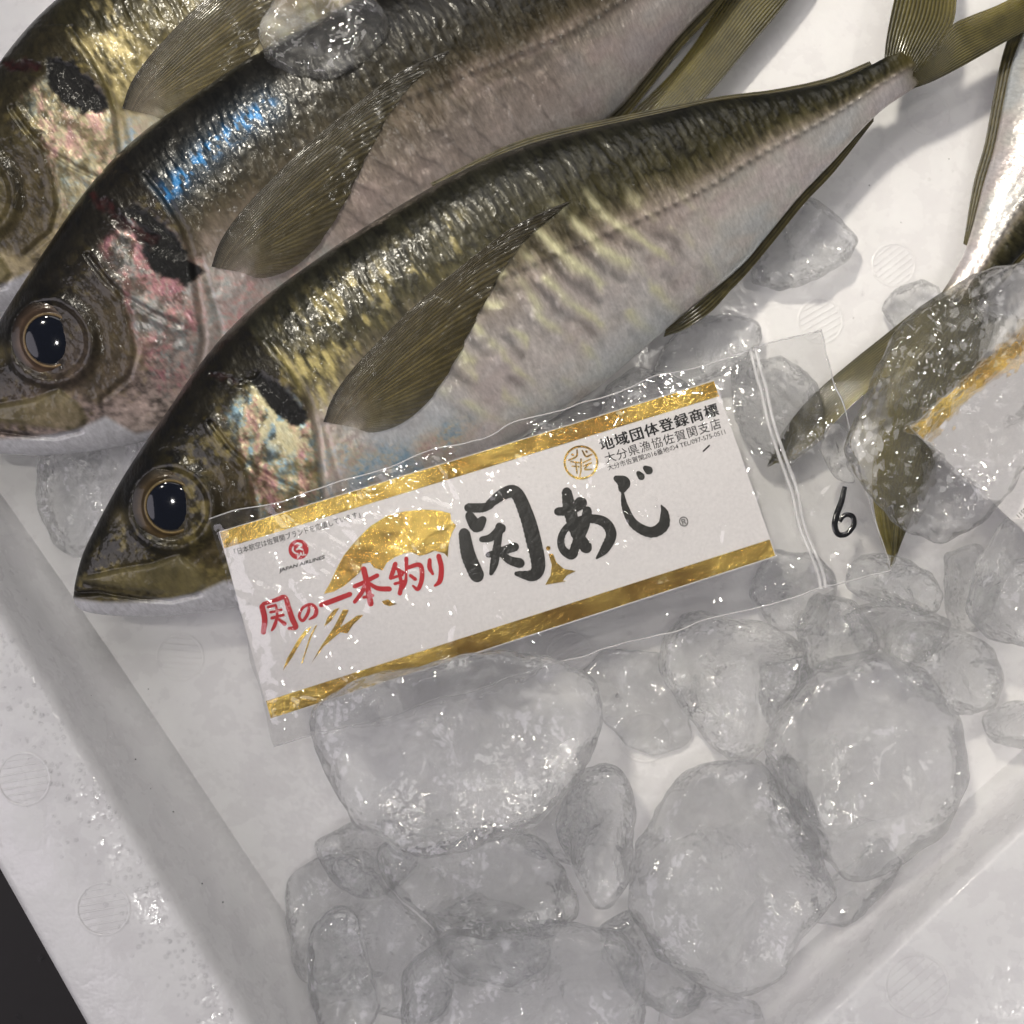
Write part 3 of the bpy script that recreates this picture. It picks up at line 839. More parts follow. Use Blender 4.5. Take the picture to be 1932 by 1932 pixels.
    fin('caudal_fin', [(1660, 128), (1662, 84), (1670, 30), (1684, -40), (1700, -120), (1716, -220), (1726, -300)],
        [(1724, 140), (1758, 98), (1789, 52), (1796, 6), (1798, -60), (1788, -160), (1758, -250), (1728, -299)], 16, cau_z, cau_col, parent=root, ridge=0.00024, jag=0.10, npr=5)
    fin('caudal_fin', [(1708, 172), (1752, 157), (1806, 130), (1868, 95), (1940, 54), (2010, 10), (2080, -50), (2126, -116)],
        [(1716, 134), (1755, 98), (1787, 54), (1826, 34), (1880, 12), (1935, -18), (2000, -64), (2070, -104), (2124, -117)], 16, cau_z, cau_col, parent=root, ridge=0.00024, jag=0.10, npr=5)

    def edge_col(Q, s, t, rib):
        base = np.array([.085, .070, .022])[None] * (0.45 + 0.8 * rib)[:, None] * (1 + 0.5 * fbm(Q[:, 0] / 12, Q[:, 1] / 12, 4, 3))[:, None]
        return np.column_stack([base, np.full(len(Q), .97)])

    def low_z(Q, s, t):
        return -0.0010 - 0.0015 * t + 0.0012

    an_in = [(1262, 612), (1310, 566), (1396, 495), (1451, 432), (1509, 361), (1568, 300), (1646, 216)]
    an_out = [(1286, 622), (1346, 580), (1408, 522), (1464, 455), (1522, 382), (1578, 322), (1650, 228)]
    fin('anal_fin', an_in, an_out, 4, low_z, edge_col, parent=root, ns=120, ridge=0.0002)
    fin('anal_fin_spines', [(1262, 612), (1290, 590), (1330, 556), (1372, 520)], [(1258, 634), (1300, 618), (1350, 584), (1400, 528)], 5, low_z, edge_col, parent=root, ns=40, ridge=0.0003)
    do_in = [(820, 366), (985, 290), (1160, 245), (1345, 203), (1458, 187), (1560, 165), (1640, 132)]
    do_out = [(814, 356), (978, 277), (1155, 232), (1342, 192), (1455, 175), (1556, 152), (1636, 120)]
    fin('dorsal_fin', do_in, do_out, 3, low_z, edge_col, parent=root, ns=120, ridge=0.0002)
    return root


def copy_tree(o, parent=None):
    c = o.copy(); COL.objects.link(c); c.parent = parent
    for ch in list(o.children):
        copy_tree(ch, c)
    return c


def place_fish(root, dq, z, roll, rot=0.0, pivot=None):
    """dq: shift on the traced grid; roll raises the back; rot turns about the vertical"""
    ax = Vector((AX[0], -AX[1], 0)).normalized()
    m = Matrix.Rotation(rot, 4, 'Z') @ Matrix.Rotation(math.radians(roll), 4, ax)
    if pivot is None:
        loc = P(ORG[0] + dq[0], ORG[1] + dq[1], z)
    else:
        src, dst = pivot                              # a point of the fish and where it must lie
        pl = m @ Vector(((src[0] - ORG[0]) * SC, -(src[1] - ORG[1]) * SC, 0))
        loc = P(dst[0], dst[1], z) - np.array([pl.x, pl.y, 0])
    root.matrix_world = Matrix.Translation(Vector(loc)) @ m


fg = 'fish laid in a row on the foam'
f_front = make_fish('front'); place_fish(f_front, (0, 0), 0.029, 11)
tag(f_front, 'whole front fish with golden bars on its flank, lying under the white label', 'fish', fg)
f_mid = make_fish('middle'); place_fish(f_mid, (-226, -303), 0.026, 12)
tag(f_mid, 'dark fish with a bright blue streak on its back, between two others', 'fish', fg)
f_rear = make_fish('rear'); place_fish(f_rear, (-366, -560), 0.022, 12, math.radians(-1))
tag(f_rear, 'golden fish in the top left corner, its head cut by the picture edge', 'fish', fg)
f_right = copy_tree(f_front); place_fish(f_right, None, 0.020, 9, math.radians(207), ((1735, 130), (1790, 580)))
piv = Vector(((1735 - ORG[0]) * SC, -(130 - ORG[1]) * SC, 0))
for ch in f_right.children:                          # its tail is bent towards the picture's left
    if ch.name.startswith('caudal_fin'):
        up_lobe = ch.data.vertices[0].co.x < (1700 - ORG[0]) * SC
        ch.matrix_local = Matrix.Translation(piv) @ Matrix.Rotation(math.radians(-41 if up_lobe else -18), 4, 'Z') @ Matrix.Diagonal((1.2, 1.2, 1, 1) if up_lobe else (1, 1, 1, 1)) @ Matrix.Translation(-piv)
tag(f_right, 'silvery pink fish at the right edge, tail pointing down under the ice', 'fish', fg)
# lies on its other flank: mirrored along its own length
f_tail = copy_tree(f_front)
axm = math.atan2(-AX[1], AX[0])
mir = Matrix.Rotation(axm, 4, 'Z') @ Matrix.Diagonal((1, -1, 1, 1)) @ Matrix.Rotation(-axm, 4, 'Z')
mt_ = Matrix.Rotation(math.radians(228) - axm, 4, 'Z') @ mir
pl = mt_ @ piv
f_tail.matrix_world = Matrix.Translation(Vector(P(1490, -70, 0.014)) - Vector((pl.x, pl.y, 0))) @ mt_
for ch in f_tail.children:
    if ch.name.startswith('caudal_fin'):
        ch.matrix_local = Matrix.Translation(piv) @ Matrix.Diagonal((1.3, 1.3, 1, 1)) @ Matrix.Translation(-piv)
tag(f_tail, 'fish at the top edge showing only its olive tail fin behind the front fish', 'fish', fg)

# ------------------------------------------------------------------ printed label card
CARD = np.array([(413, 1003), (1348, 717), (1465, 1050), (510, 1358)], float)     # TL TR BR BL on the traced grid
ZC = np.array([0.0455, 0.0430, 0.0360, 0.0345])
_A = np.column_stack([CARD, np.ones(4)]); ZPL = np.linalg.lstsq(_A, ZC, rcond=None)[0]


def zcard(qx, qy):
    return ZPL[0] * qx + ZPL[1] * qy + ZPL[2] + 0.0013 * np.sin((np.asarray(qx) - 400) / 190.0) + 0.0006 * np.sin((np.asarray(qx) * 0.5 + np.asarray(qy)) / 75.0)


CC = CARD.mean(0); CORG = P(CC[0], CC[1], float(zcard(*CC)))


def cp(qx, qy, dz=0.0):
    qx = np.asarray(qx, float); qy = np.asarray(qy, float)
    z = zcard(qx, qy) + dz; s = (H - z) / F
    return np.column_stack([(qx - 966) * s, (966 - qy) * s, z]) - CORG


def bil(s, t):
    """card coordinates 0..1 from top left to traced grid"""
    tl, tr, br, bl = CARD
    s = np.asarray(s)[..., None]; t = np.asarray(t)[..., None]
    return tl * (1 - s) * (1 - t) + tr * s * (1 - t) + br * s * t + bl * (1 - s) * t


card = empty('label_card', CORG)
n1, n2 = 61, 25
ss, tt = np.meshgrid(np.linspace(0, 1, n1), np.linspace(0, 1, n2), indexing='ij')
q = bil(ss, tt).reshape(-1, 2)
top = cp(q[:, 0], q[:, 1]); bot = cp(q[:, 0], q[:, 1], -0.0004)
f = grid_faces(n1, n2)[:, ::-1]
rim = [i * n2 for i in range(n1)] + [(n1 - 1) * n2 + j for j in range(1, n2)] + [i * n2 + n2 - 1 for i in range(n1 - 2, -1, -1)] + [j for j in range(n2 - 2, 0, -1)]
faces = [tuple(map(int, a)) for a in f] + [tuple(int(x) + n1 * n2 for x in a[::-1]) for a in f]
for a, b in zip(rim, rim[1:] + rim[:1]):
    faces.append((a, b, b + n1 * n2, a + n1 * n2))
obj('card', mesh_np('card', np.vstack([top, bot]), faces, False), M['paper'], card)
layer = [0.00012]


def flat(name, polys, mat, parent=None, dz=None):
    """print: filled outlines on the card; each polygon a hair above the last"""
    vs, fs = [], []
    for k, (pts, tris) in enumerate(polys):
        pts = np.asarray(pts, float); i = sum(len(a) for a in vs)
        vs.append(cp(pts[:, 0], pts[:, 1], (dz or layer[0]) + 0.000004 * k))
        fs += [tuple(int(j) + i for j in tri) for tri in tris]
    return obj(name, mesh_np(name, np.vstack(vs), fs, False), mat, parent or card)


def ribbon(pts, n=None):
    """brush stroke: (x, y, width) control points -> outline strip with round ends"""
    p = spline(np.asarray(pts, float), n or 10 * len(pts))
    d = np.gradient(p[:, :2], axis=0); d /= np.linalg.norm(d, axis=1)[:, None] + 1e-9
    nm = np.column_stack([-d[:, 1], d[:, 0]]); w_ = p[:, 2:3] / 2
    k = np.arange(len(p)) * 0.9
    rag = 1 + 0.06 * np.sin(k * 2.3 + p[0, 0])[:, None]
    L = p[:, :2] + nm * w_ * rag; R = p[:, :2] - nm * w_
    n = len(p); V_ = [*L, *R]; T = [(i, i + n, i + 1 + n, i + 1) for i in range(n - 1)]
    for end, sg in ((0, -1), (n - 1, 1)):
        c = len(V_); V_.append(p[end, :2]); a0 = math.atan2(*(nm[end] * 1.0)[::-1]); r = p[end, 2] / 2
        arc = []
        for j in range(1, 8):
            a = a0 - sg * math.pi * j / 8
            arc.append(len(V_)); V_.append(p[end, :2] + r * np.array([math.cos(a), math.sin(a)]) * 0.9)
        ring = [end] + arc + [end + n]
        T += [(c, ring[j], ring[j + 1]) if sg < 0 else (c, ring[j + 1], ring[j]) for j in range(len(ring) - 1)]
    return np.array(V_), T


def poly(pts):
    """filled outline by ear clipping"""
    from mathutils.geometry import tessellate_polygon
    pts = [Vector((x, y, 0)) for x, y in pts]
    return np.array([(p.x, p.y) for p in pts]), [tuple(t) for t in tessellate_polygon([pts])]


def cropA(x, y):
    return ((440 + .2588 * x) / K, (980 + .2588 * y) / K)


def cropB(x, y):
    return ((1048 + .2588 * x) / K, (760 + .2588 * y) / K)


def crop5(x, y):
    return ((800 + .41408 * x) / K, (700 + .41408 * y) / K)


def strokes(name, fn, wk, lst, mat, parent=None):
    return flat(name, [ribbon([(*fn(x, y), w_ * wk) for x, y, w_ in st]) for st in lst], mat, parent)


def strip(s0, s1, t0, t1, n=40):
    s = np.linspace(s0, s1, n)
    a = bil(s, np.full(n, t0)); b = bil(s, np.full(n, t1))
    return np.vstack([a, b]), [(i, i + n, i + n + 1, i + 1) for i in range(n - 1)]


flat('gold_strip', [strip(0.0015, 0.9985, 0.004, 0.090)], M['gold'])
flat('gold_strip', [strip(0.0015, 0.9985, 0.902, 0.994)], M['gold'])


def write(name, body, at, angle, size, mat, width=None, bold=0.0, shear=0.0, space=1.0, parent=None, heavy=False):
    """type set on the card: at = left end of the baseline, width in grid units fixes the length"""
    cu = bpy.data.curves.new('type', 'FONT'); cu.body = body; cu.offset = bold; cu.shear = shear; cu.space_character = space; cu.resolution_u = 3
    to = bpy.data.objects.new('type', cu); COL.objects.link(to)
    dg = bpy.context.evaluated_depsgraph_get(); dg.update()
    me = bpy.data.meshes.new_from_object(to.evaluated_get(dg))
    v = np.empty(len(me.vertices) * 3); me.vertices.foreach_get('co', v); v = v.reshape(-1, 3)[:, :2]
    fs = [tuple(p.vertices) for p in me.polygons]
    bpy.data.objects.remove(to); bpy.data.curves.remove(cu); bpy.data.meshes.remove(me)
    v[:, 0] -= v[:, 0].min()
    sx = width / v[:, 0].max() if width else size
    ca, sa = math.cos(angle), math.sin(angle)
    x = v[:, 0] * sx; y = v[:, 1] * size
    q = np.column_stack([at[0] + x * ca + y * sa * 1.0, at[1] + x * sa - y * ca])
    reps = [(q, fs)] + [(q + np.array([dx, dy]), fs) for dx, dy in (((0.9, 0.0), (-0.5, 0.5), (0.3, -0.6)) if heavy else ())]
    return flat(name, reps, mat, parent)


ANG = -math.atan2(286, 935)
write('text_line', '「日本航空は佐賀関ブランドを応援しています」', cropA(118, 502), ANG, 13.5, M['ink'], 247, 0.0)
write('text_line', 'JAPAN AIRLINES', cropA(455, 637), ANG, 9.0, M['ink'], 92, 0.02, 0.25)
write('text_line', '地域団体登録商標', cropB(600, 545), ANG * 1.02, 26.0, M['ink'], 232, 0.0, 0, 1.12, heavy=True)
write('text_line', '大分県漁協佐賀関支店', cropB(636, 642), ANG * 1.02, 22.0, M['ink'], 228, 0.0, 0, 1.1)
write('text_line', '大分市佐賀関2016番地の4 TEL/097-575-0511', cropB(652, 698), ANG * 1.02, 12.0, M['ink'], 232, 0.0)
# round airline emblem
cx, cy = cropA(607, 460); rr = 19.0
an = np.linspace(0, 2 * math.pi, 48, endpoint=False)
logo = flat('round_emblem', [poly([(cx + rr * math.cos(a), cy + rr * math.sin(a)) for a in an])], M['red'])
layer[0] = 0.00020
strokes('emblem_mark', cropA, .2588 / K, [[(580, 420, 6), (600, 412, 14), (628, 424, 18), (606, 446, 12), (590, 462, 10), (612, 452, 14), (640, 462, 12)],
                                        [(566, 440, 10), (562, 466, 14), (580, 486, 12), (600, 490, 6)]], M['white_ink'], logo)
write('emblem_letters', 'JAL', cropA(592, 522), ANG, 10, M['white_ink'], 19, 0.03, 0.2, parent=logo)
layer[0] = 0.00012
# gold fan and straw strokes
flat('gold_fan', [poly([cropA(*p) for p in [(802, 803), (850, 720), (900, 610), (960, 500), (1050, 390), (1160, 280), (1290, 200), (1420, 165), (1580, 150), (1700, 160), (1780, 180), (1785, 230), (1825, 275), (1795, 330), (1770, 400), (1760, 520),
                                            (1735, 490), (1660, 470), (1600, 495), (1540, 510), (1480, 480), (1410, 495), (1350, 520), (1290, 560), (1255, 622), (1190, 600), (1160, 560), (1100, 570), (1080, 640), (1020, 690), (960, 740), (880, 785)]])], M['gold'])
for pts in ([(705, 1055), (660, 1080), (600, 1160), (520, 1300), (485, 1398), (560, 1290), (640, 1150), (690, 1090)],
            [(752, 1040), (735, 1050), (690, 1140), (628, 1340), (636, 1342), (700, 1150)],
            [(925, 910), (880, 925), (830, 985), (806, 1055), (860, 1010), (910, 930)],
            [(995, 925), (950, 925), (880, 1060), (780, 1210), (704, 1342), (800, 1210), (930, 1100), (985, 1108), (1030, 1040), (1110, 965), (1060, 970), (990, 1020), (930, 1060), (985, 950)],
            [(1250, 860), (1300, 845), (1330, 870), (1370, 880), (1310, 898), (1270, 885)]):
    flat('gold_stroke', [poly([cropA(*p) for p in pts])], M['gold'])
layer[0] = 0.00020
wA = .2588 / K
for st in ([[(325, 900, 46), (345, 1000, 44), (335, 1100, 40)], [(335, 880, 30), (430, 850, 30)], [(370, 905, 22), (430, 890, 22)], [(430, 850, 34), (500, 830, 38), (530, 910, 40), (560, 1000, 44), (585, 1060, 40), (530, 1070, 22)],
            [(390, 945, 22), (475, 925, 20)], [(400, 990, 26), (490, 965, 22)], [(435, 900, 18), (440, 980, 22), (420, 1050, 28), (400, 1085, 16)], [(455, 1000, 20), (500, 1035, 34)]],
           [[(690, 890, 18), (680, 950, 26), (640, 1010, 24), (612, 975, 22), (640, 910, 22), (700, 885, 26), (740, 920, 34), (735, 970, 30), (690, 1000, 14)]],
           [[(780, 890, 36), (860, 860, 40), (1005, 805, 38)]],
           [[(1040, 745, 34), (1110, 715, 34), (1215, 660, 34)], [(1110, 610, 46), (1135, 720, 44), (1165, 880, 46)], [(1130, 720, 34), (1090, 800, 34), (1040, 865, 30)], [(1150, 720, 26), (1220, 760, 36), (1310, 765, 40)], [(1110, 830, 24), (1180, 815, 26)]],
           [[(1355, 570, 36), (1320, 680, 34)], [(1350, 600, 22), (1420, 640, 24)], [(1330, 680, 22), (1410, 655, 22)], [(1350, 725, 22), (1440, 700, 22)], [(1380, 620, 28), (1400, 720, 30), (1390, 800, 36)], [(1440, 530, 34), (1440, 640, 20)],
            [(1450, 600, 30), (1545, 580, 36), (1560, 680, 36), (1530, 765, 32), (1490, 740, 16)], [(1470, 660, 26), (1510, 690, 28)], [(1440, 640, 16), (1430, 720, 28), (1390, 790, 20)]],
           [[(1620, 540, 30), (1620, 600, 36), (1645, 650, 20)], [(1690, 510, 40), (1710, 600, 40), (1700, 700, 40), (1660, 740, 18)]]):
    strokes('red_character', cropA, wA, st, M['red'])
w5 = .41408 / K
strokes('black_character', crop5, w5 * 1.12, [[(330, 762, 40), (395, 762, 40), (440, 750, 30)], [(335, 800, 40), (370, 850, 56), (400, 820, 36)], [(310, 885, 50), (330, 990, 62), (372, 1090, 64)],
                                     [(430, 745, 36), (500, 695, 52), (560, 690, 56), (612, 800, 62), (645, 920, 66), (668, 1040, 60), (640, 1088, 52), (562, 1080, 20)],
                                     [(395, 915, 26), (440, 905, 34), (490, 860, 42)], [(425, 990, 24), (480, 975, 34), (555, 950, 40)],
                                     [(480, 850, 34), (470, 940, 34), (455, 1030, 36), (440, 1080, 18)], [(490, 985, 26), (530, 1015, 36), (580, 1030, 44)]], M['brush'])
strokes('black_character', crop5, w5 * 1.12, [[(762, 780, 36), (820, 775, 40), (875, 738, 56)], [(805, 685, 44), (820, 770, 56), (850, 880, 50), (900, 955, 54)],
                                     [(905, 775, 40), (890, 850, 44), (850, 940, 40), (830, 990, 40), (785, 960, 34), (780, 900, 30), (820, 845, 30), (900, 815, 36), (985, 830, 44), (1020, 890, 46), (990, 960, 40), (950, 1005, 10)]], M['brush'])
strokes('black_character', crop5, w5 * 1.12, [[(1045, 620, 28), (1080, 640, 56), (1075, 670, 40)], [(1073, 680, 10), (1088, 760, 30), (1130, 840, 40), (1210, 880, 46), (1270, 850, 50), (1278, 790, 36), (1262, 750, 6)],
                                     [(1152, 595, 22), (1166, 612, 32)], [(1185, 570, 24), (1202, 582, 38)]], M['brush'])
# gold seal of the cooperative, boat, registered mark, stray fibre
wB = .2588 / K
cx, cy = cropB(440, 637)
seal_ring = [[(*(440 + 126 * math.cos(a), 637 + 124 * math.sin(a)), 16) for a in np.linspace(0, 2 * math.pi, 40)]]
strokes('gold_seal', cropB, wB, seal_ring + [[(410, 540, 12), (405, 590, 14), (345, 620, 12)], [(450, 545, 12), (480, 590, 14), (525, 575, 12)], [(370, 575, 16), (380, 580, 16)], [(480, 550, 16), (486, 556, 16)],
                                           [(360, 630, 10), (430, 640, 12)], [(370, 665, 10), (425, 670, 12)], [(400, 640, 10), (410, 720, 12)], [(440, 610, 12), (440, 690, 12), (430, 750, 8)],
                                           [(455, 640, 10), (515, 610, 12)], [(460, 665, 10), (520, 640, 12)], [(500, 650, 10), (470, 690, 12), (525, 690, 10)]], M['gold'])
flat('gold_boat', [poly([cropB(*p) for p in [(190, 1345), (225, 1345), (250, 1410), (310, 1460), (400, 1475), (330, 1510), (300, 1550), (325, 1555), (240, 1570), (165, 1582), (205, 1510), (215, 1430)]]),
                   poly([(cropB(187, 1300)[0] + 4.2 * math.cos(a), cropB(187, 1300)[1] + 4.2 * math.sin(a)) for a in an[::3]])], M['gold'])
write('registered_mark', '\u00ae', cropB(1212, 1140), ANG, 25.5, M['ink'], 17, 0.0)
strokes('stray_fibre', cropB, wB, [[(1385, 550, 10), (1432, 506, 12)]], M['ink'])
tag(card, 'white card with gold strips and big black brush lettering over the front fish', 'label card', 'printed label cards')

# second card, under the bubbly ice on the right, turned half round
card2 = copy_tree(card)
ang_from = math.degrees(math.atan2(-(CARD[1] - CARD[0])[1], (CARD[1] - CARD[0])[0]))
ang_to = math.degrees(math.atan2(-0.66, -0.75))
rz = math.radians(ang_to - ang_from)
br_l = cp([CARD[2][0]], [CARD[2][1]])[0]
cr, sr = math.cos(rz), math.sin(rz)
zz2 = 0.030
loc2 = P(1722, 806, zz2) - np.array([br_l[0] * cr - br_l[1] * sr, br_l[0] * sr + br_l[1] * cr, 0])
card2.location = (loc2[0], loc2[1], zz2 + 0.004); card2.rotation_euler = (0, 0, rz)
tag(card2, 'second gold-striped white card, half hidden under bubbly ice at the right edge', 'label card', 'printed label cards')

# ------------------------------------------------------------------ clear zip bag round the card
BAG = np.array([(396, 984), (1547, 618), (1682, 1072), (522, 1412)], float)


def bagq(s, t):
    tl, tr, br, bl = BAG
    s = np.asarray(s)[..., None]; t = np.asarray(t)[..., None]
    q = tl * (1 - s) * (1 - t) + tr * s * (1 - t) + br * s * t + bl * (1 - s) * t
    wv = np.concatenate([fbm(q[..., :1] / 90, q[..., 1:] / 90, 201, 2), fbm(q[..., :1] / 90, q[..., 1:] / 90, 202, 2)], -1)
    return q + 9.0 * wv                               # the soft edges wander


def bag_z(s, t, seed, lift):
    q = bagq(s, t)
    z = zcard(np.clip(q[..., 0], 380, 1500), q[..., 1])
    edge = np.minimum(np.minimum(s * 2.9, (1 - s) * 2.9), np.minimum(t, 1 - t))
    puff = smooth(0.0, 0.12, edge)
    over = smooth(0.06, 0.0, t) + smooth(0.90, 0.98, t) + smooth(0.80, 0.88, s)
    x, y = q[..., 0], q[..., 1]
    wr = fbm(x / 46 + 0.5 * fbm(x / 90, y / 90, seed), y / 46, seed + 3, 3)
    crease = (1 - np.abs(fbm((x * .8 + y * .6) / 150, (x * -.6 + y * .8) / 60, seed + 9, 2))) ** 8
    far = smooth(0.84, 1.0, s)
    return z + lift * (0.35 + 0.65 * puff) + 0.0008 * wr * (0.25 + np.clip(over, 0, 1.2)) + 0.0018 * crease * (0.5 + 0.5 * puff) - 0.004 * far * far


bag = empty('zip_bag', CORG)
n1, n2 = 240, 100
ss, tt = np.meshgrid(np.linspace(0, 1, n1), np.linspace(0, 1, n2), indexing='ij')
for nm, seed, lift in (('front_film', 3, 0.0016), ('back_film', 23, -0.0016)):
    q = bagq(ss, tt); z = bag_z(ss, tt, seed, lift)
    if nm == 'front_film':
        z = np.maximum(z, zcard(q[..., 0], q[..., 1]) + 0.0005)
    else:
        z = np.minimum(z, zcard(np.clip(q[..., 0], 380, 1500), q[..., 1]) - 0.0008)
    s_ = (H - z) / F
    v = np.stack([(q[..., 0] - 966) * s_, (966 - q[..., 1]) * s_, z], -1).reshape(-1, 3) - CORG
    obj(nm, mesh_np(nm, v, grid_faces(n1, n2)[:, ::-1], True), M['film'], bag)


def tube(name, pts, r, mat, parent, n=10, flatk=1.0):
    p = np.asarray(pts, float); d = np.gradient(p, axis=0); d /= np.linalg.norm(d, axis=1)[:, None] + 1e-12
    up = np.array([0, 0, 1.0]); sd = np.cross(d, up); sd /= np.linalg.norm(sd, axis=1)[:, None] + 1e-12
    r = np.broadcast_to(r, len(p))
    rings = [[p[i] + sd[i] * r[i] * math.cos(a) + up * r[i] * flatk * math.sin(a) for a in np.linspace(0, 2 * math.pi, n, endpoint=False)] for i in range(len(p))]
    v = np.array(rings).reshape(-1, 3)
    faces = [tuple(map(int, f_)) for f_ in grid_faces(len(p), n, True)] + [tuple(range(n)), tuple(range((len(p) - 1) * n, len(p) * n))[::-1]]
    return obj(name, mesh_np(name, v, faces, True), mat, parent)


def bag_line(s0, t0, s1, t1, n, up=0.0004, seed=3, lift=0.0016):
    s = np.linspace(s0, s1, n); t = np.linspace(t0, t1, n)
    q = bagq(s, t); z = bag_z(s, t, seed, lift) + up; s_ = (H - z) / F
    return np.column_stack([(q[:, 0] - 966) * s_, (966 - q[:, 1]) * s_, z]) - CORG


for ds in (0.884, 0.892):
    tube('zip_ridge', bag_line(ds, 0.0, ds, 1.0, 60), 0.0006, M['seal'], bag)
tube('side_seam', bag_line(0.0, 0.004, 1.0, 0.004, 200, 0.0), 0.00022, M['seal'], bag, 6)
tube('side_seam', bag_line(0.0, 0.996, 1.0, 0.996, 200, 0.0), 0.00026, M['seal'], bag, 6)
tube('mouth_edge', bag_line(0.998, 0.0, 0.998, 1.0, 60, 0.0), 0.00022, M['seal'], bag, 6)
# number 6 written by hand on the bag's end
six = spline([(1594, 918, 9), (1588, 945, 11), (1579, 970, 12), (1575, 992, 12), (1582, 1008, 11), (1598, 1007, 10), (1611, 990, 10), (1608, 974, 10), (1594, 972, 9), (1584, 984, 8)], 70)
pz = float(bag_z(np.array([0.93]), np.array([0.78]), 3, 0.0016)[0]) + 0.0004
sv = (H - pz) / F
tube('handwritten_number', np.column_stack([(six[:, 0] - 966) * sv, (966 - six[:, 1]) * sv, np.full(len(six), pz)]) - CORG, six[:, 2] / 2 * sv * 1.0, M['marker'], bag, 10, 0.4)
tag(bag, 'clear plastic zip bag holding the label card, with a 6 written on its end', 'plastic bag')

# ------------------------------------------------------------------ ice
ICE = 'loose ice lumps in the box'
rng = random.Random(5)


def ice(outline, z0, z1, mat, label, seed, e=0.5, rough=1.0, tilt=(0, 0), na=132, nb=52, grow=1.0):
    """irregular lump spanned by its outline seen from above, from z0 to z1"""
    zc = (z0 + z1) / 2; pts = np.array([P(x, y, zc)[:2] for x, y in outline])
    c = pts.mean(0); pts = c + (pts - c) * grow
    pl = np.vstack([pts, pts[:1]])
    th = np.linspace(-math.pi, math.pi, na, endpoint=False)
    R = np.zeros(na)
    for k, a in enumerate(th):
        d = np.array([math.cos(a), math.sin(a)]); best = 0
        for p0, p1 in zip(pl[:-1], pl[1:]):
            m_ = np.array([d, p0 - p1]).T
            if abs(np.linalg.det(m_)) < 1e-14:
                continue
            t, s = np.linalg.solve(m_, p0 - c)
            if t > 0 and -1e-6 <= s <= 1 + 1e-6:
                best = max(best, t)
        R[k] = best
    ker = np.array([1, 3, 4, 3, 1.0]); ker /= ker.sum()
    R = sum(w_ * np.roll(R, i - 2) for i, w_ in enumerate(ker))
    ph = np.linspace(-math.pi / 2, math.pi / 2, nb)
    cl = np.cos(ph) ** e; sl = np.sign(np.sin(ph)) * np.abs(np.sin(ph)) ** 0.75
    hz = (z1 - z0) / 2
    X = R[None] * cl[:, None] * np.cos(th)[None]; Y = R[None] * cl[:, None] * np.sin(th)[None]
    Zr = np.repeat((sl * hz)[:, None], na, 1)
    v = np.stack([X, Y, Zr], -1).reshape(-1, 3)
    rm = R.mean()
    nrm = v / np.array([rm, rm, hz]); nrm /= np.linalg.norm(nrm, axis=1)[:, None] + 1e-9
    pw = v / rm
    dsp = 0.16 * noise3(pw * 1.5 + seed * 3.7, seed) + 0.09 * noise3(pw * 3.4 + seed, seed + 7) + 0.035 * rough * noise3(pw * 8 + seed, seed + 11) + 0.016 * rough * noise3(pw * 19 + seed, seed + 13)
    # flat melted facets
    fr_ = np.random.RandomState(seed)
    for _ in range(16):
        pn = fr_.randn(3); pn[2] = abs(pn[2]) * 1.3; pn /= np.linalg.norm(pn)
        un = v / np.array([rm, rm, hz]); ex = un @ pn - (0.62 + 0.26 * fr_.rand())
        dsp = dsp - np.clip(ex, 0, 1) * 0.8
    v = v + nrm * (dsp[:, None] * np.array([rm * 0.38, rm * 0.38, hz * 1.0]))
    v[:, 2] += v[:, 0] * tilt[0] + v[:, 1] * tilt[1]
    f = grid_faces(nb, na, True)
    o = obj('ice_lump', mesh_np('ice_lump', v, f, True), mat)
    o.location = (c[0], c[1], zc)
    tag(o, label, 'ice', ICE)
    return o


I, IR, IB, IS = M['ice'], M['ice_rough'], M['ice_bubbly'], M['ice_smooth']
ice([(82, 775), (160, 752), (240, 775), (310, 830), (290, 900), (230, 970), (170, 1040), (120, 1068), (84, 1040), (74, 940), (74, 850)], 0.001, 0.032, IR, 'rippled clear ice lump in front of the front fish\'s forehead', 1)
ice([(484, 40), (510, -20), (600, -40), (700, -10), (748, 30), (744, 66), (700, 108), (630, 146), (560, 144), (500, 118), (486, 80)], 0.043, 0.0545, I, 'clear ice lump lying on the back of the dark fish, top edge', 2, 0.32)
ice([(1500, 352), (1548, 366), (1600, 400), (1632, 452), (1610, 490), (1550, 520), (1470, 548), (1400, 548), (1410, 500), (1450, 430)], 0.001, 0.022, IR, 'ice lump against the front fish\'s belly near its tail', 3)
ice([(1240, 655), (1310, 600), (1400, 582), (1452, 592), (1448, 640), (1400, 690), (1300, 735), (1220, 740)], 0.001, 0.020, I, 'ice lump under the bag beside the front fish\'s anal fin', 4)
ice([(1664, 582), (1690, 545), (1740, 526), (1790, 534), (1800, 580), (1740, 610), (1690, 622)], 0.001, 0.016, IS, 'small rounded ice lump beside the right fish\'s tail root', 5)
ice([(2010, 455), (1932, 482), (1835, 512), (1750, 565), (1690, 625), (1650, 700), (1615, 780), (1590, 850), (1640, 930), (1690, 1000), (1780, 1042), (1850, 1000), (1920, 920), (2010, 830), (2060, 650)], 0.040, 0.056, IB, 'big bubbly ice slab over the second card and a tail fin', 6, 0.45, 1.3, na=200, nb=70)
ice([(1568, 1080), (1620, 1046), (1690, 1050), (1760, 1085), (1812, 1128), (1800, 1168), (1740, 1160), (1660, 1135), (1590, 1110)], 0.012, 0.034, IR, 'long dark-edged ice lump just below the tail fin by the bag\'s end', 7, grow=1.09)
ice([(1862, 1050), (1920, 970), (2010, 930), (2030, 1160), (1960, 1225), (1880, 1205), (1836, 1150)], 0.024, 0.050, I, 'ice lump at the right edge covering the second card\'s corner', 8, grow=1.09)
